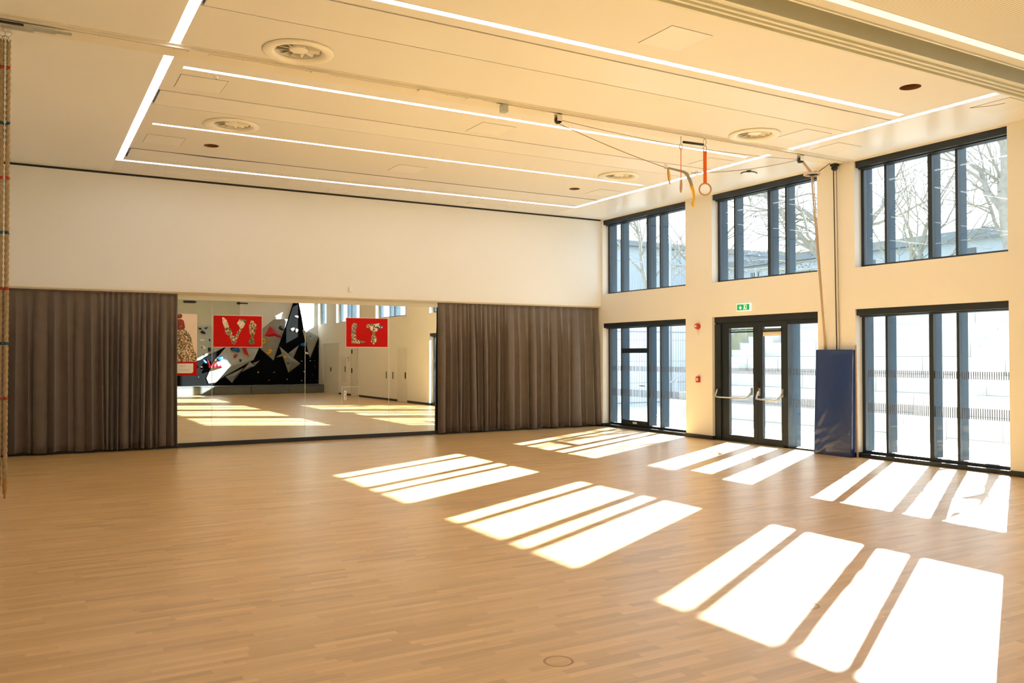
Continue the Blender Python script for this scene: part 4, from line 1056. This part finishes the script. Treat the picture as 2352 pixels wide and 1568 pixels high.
# bare trees
def tree(x, y, zb, hgt, rad, seed, lab, lean=(0, 0), levels=5, conifer=False, spread=.55):
    r = random.Random(seed); tr = MB(); br = MB()
    t = thing('bare_tree' if not conifer else 'conifer_tree', (x, y, zb), lab, 'tree', 'trees outside the windows')
    def grow(p, d, ln, rd, lv):
        n = 4; pts = [p]; rs = [rd]; q = p
        for k in range(n):
            d = (d+Vector((r.uniform(-1, 1), r.uniform(-1, 1), r.uniform(-.4, .7)))*(.10 if lv == 0 else .20)).normalized()
            q = q+d*ln/n; pts.append(q); rs.append(rd*(1-.42*(k+1)/n))
        (tr if lv == 0 else br).tube(pts, rs, 8 if lv < 2 else (5 if lv < 4 else 3), cap=False)
        if lv >= levels: return
        m = (5 if lv == 0 else r.randint(2, 3)) + (1 if lv in (1, 2) else 0)
        for k in range(m):
            tpos = r.uniform(.35, .98) if k else 1.0
            i = min(n-1, int(tpos*n)); bp = pts[i].lerp(pts[i+1], tpos*n-i) if tpos < 1 else pts[-1]
            a = r.uniform(0, 2*math.pi); side = d.orthogonal().normalized(); side = (Matrix.Rotation(a, 3, d) @ side)
            nd = (d*(1-spread)+side*spread+Vector((0, 0, .12))).normalized() if k else (d+side*.2).normalized()
            grow(bp, nd, ln*r.uniform(.58, .80), rs[i]*(.62 if k else .9), lv+1)
    if not conifer:
        grow(Vector((x, y, zb)), Vector((lean[0], lean[1], 1)).normalized(), hgt*.42, rad, 0)
        part(tr, 'trunk', M['bark'], t); part(br, 'branches', M['bark'], t)
    else:
        tr.tube([(x, y, zb), (x, y, zb+hgt*.95)], [rad, .04], 8); nd_ = MB()
        z = zb+hgt*.10
        while z < zb+hgt*.95:
            L = (1-(z-zb)/hgt)*hgt*.30+.3
            for k in range(5):
                a = r.uniform(0, 2*math.pi); e = Vector((x+math.cos(a)*L, y+math.sin(a)*L, z+L*.02)); s0 = Vector((x, y, z))
                br.tube([s0, s0.lerp(e, .5)+Vector((0, 0, .15)), e], [.035, .02, .008], 4, cap=False)
                for c in range(26):
                    q = r.uniform(.3, 1); pp_ = s0.lerp(e, q)+Vector((r.uniform(-.28, .28), r.uniform(-.28, .28), r.uniform(-.12, .10)))
                    v = Vector((r.uniform(-1, 1), r.uniform(-1, 1), r.uniform(-.5, .3))).normalized()*r.uniform(.08, .2); w_ = v.orthogonal().normalized()*.025
                    nd_.add([pp_-w_, pp_+w_, pp_+v], [(0, 1, 2)])
            z += r.uniform(.35, .55)
        part(tr, 'trunk', M['bark'], t); part(br, 'branches', M['bark'], t); part(nd_, 'needles', M['needle'], t)
    return t
G = nT*th_
tree(14.0, -4.35, G-.05, 8.6, .30, 21, 'large pale tree trunk leaning across the right end of the right high window', (-.0, .21), 5)
tree(15.5, .9, G-.05, 6.5, .09, 4, 'slim young forked tree in the middle of the right high window', (0, 0), 5)
tree(22, 1.5, G-.05, 9, .20, 9, 'bare tree with arching limbs behind the slim young tree', (.05, -.15), 6)
tree(26, 7.5, G-.05, 9, .18, 15, 'bare tree at the left part of the right high window', (0, .1), 6)
tree(17.0, 8.0, G-.05, 9.5, .18, 27, 'conifer with dark needles behind the middle high window', (0, 0), 5, True)
tree(16.0, 4.6, G-.05, 9, .34, 33, 'thick pale tree at the right of the middle high window', (0, .02), 5)
tree(15.5, 16.5, G-.05, 9, .15, 41, 'leaning bare tree behind the left high window', (-.12, .25), 6)
tree(22.0, 20.0, G-.05, 9, .17, 52, 'bare tree rising above the bar fence', (.0, -.1), 6)
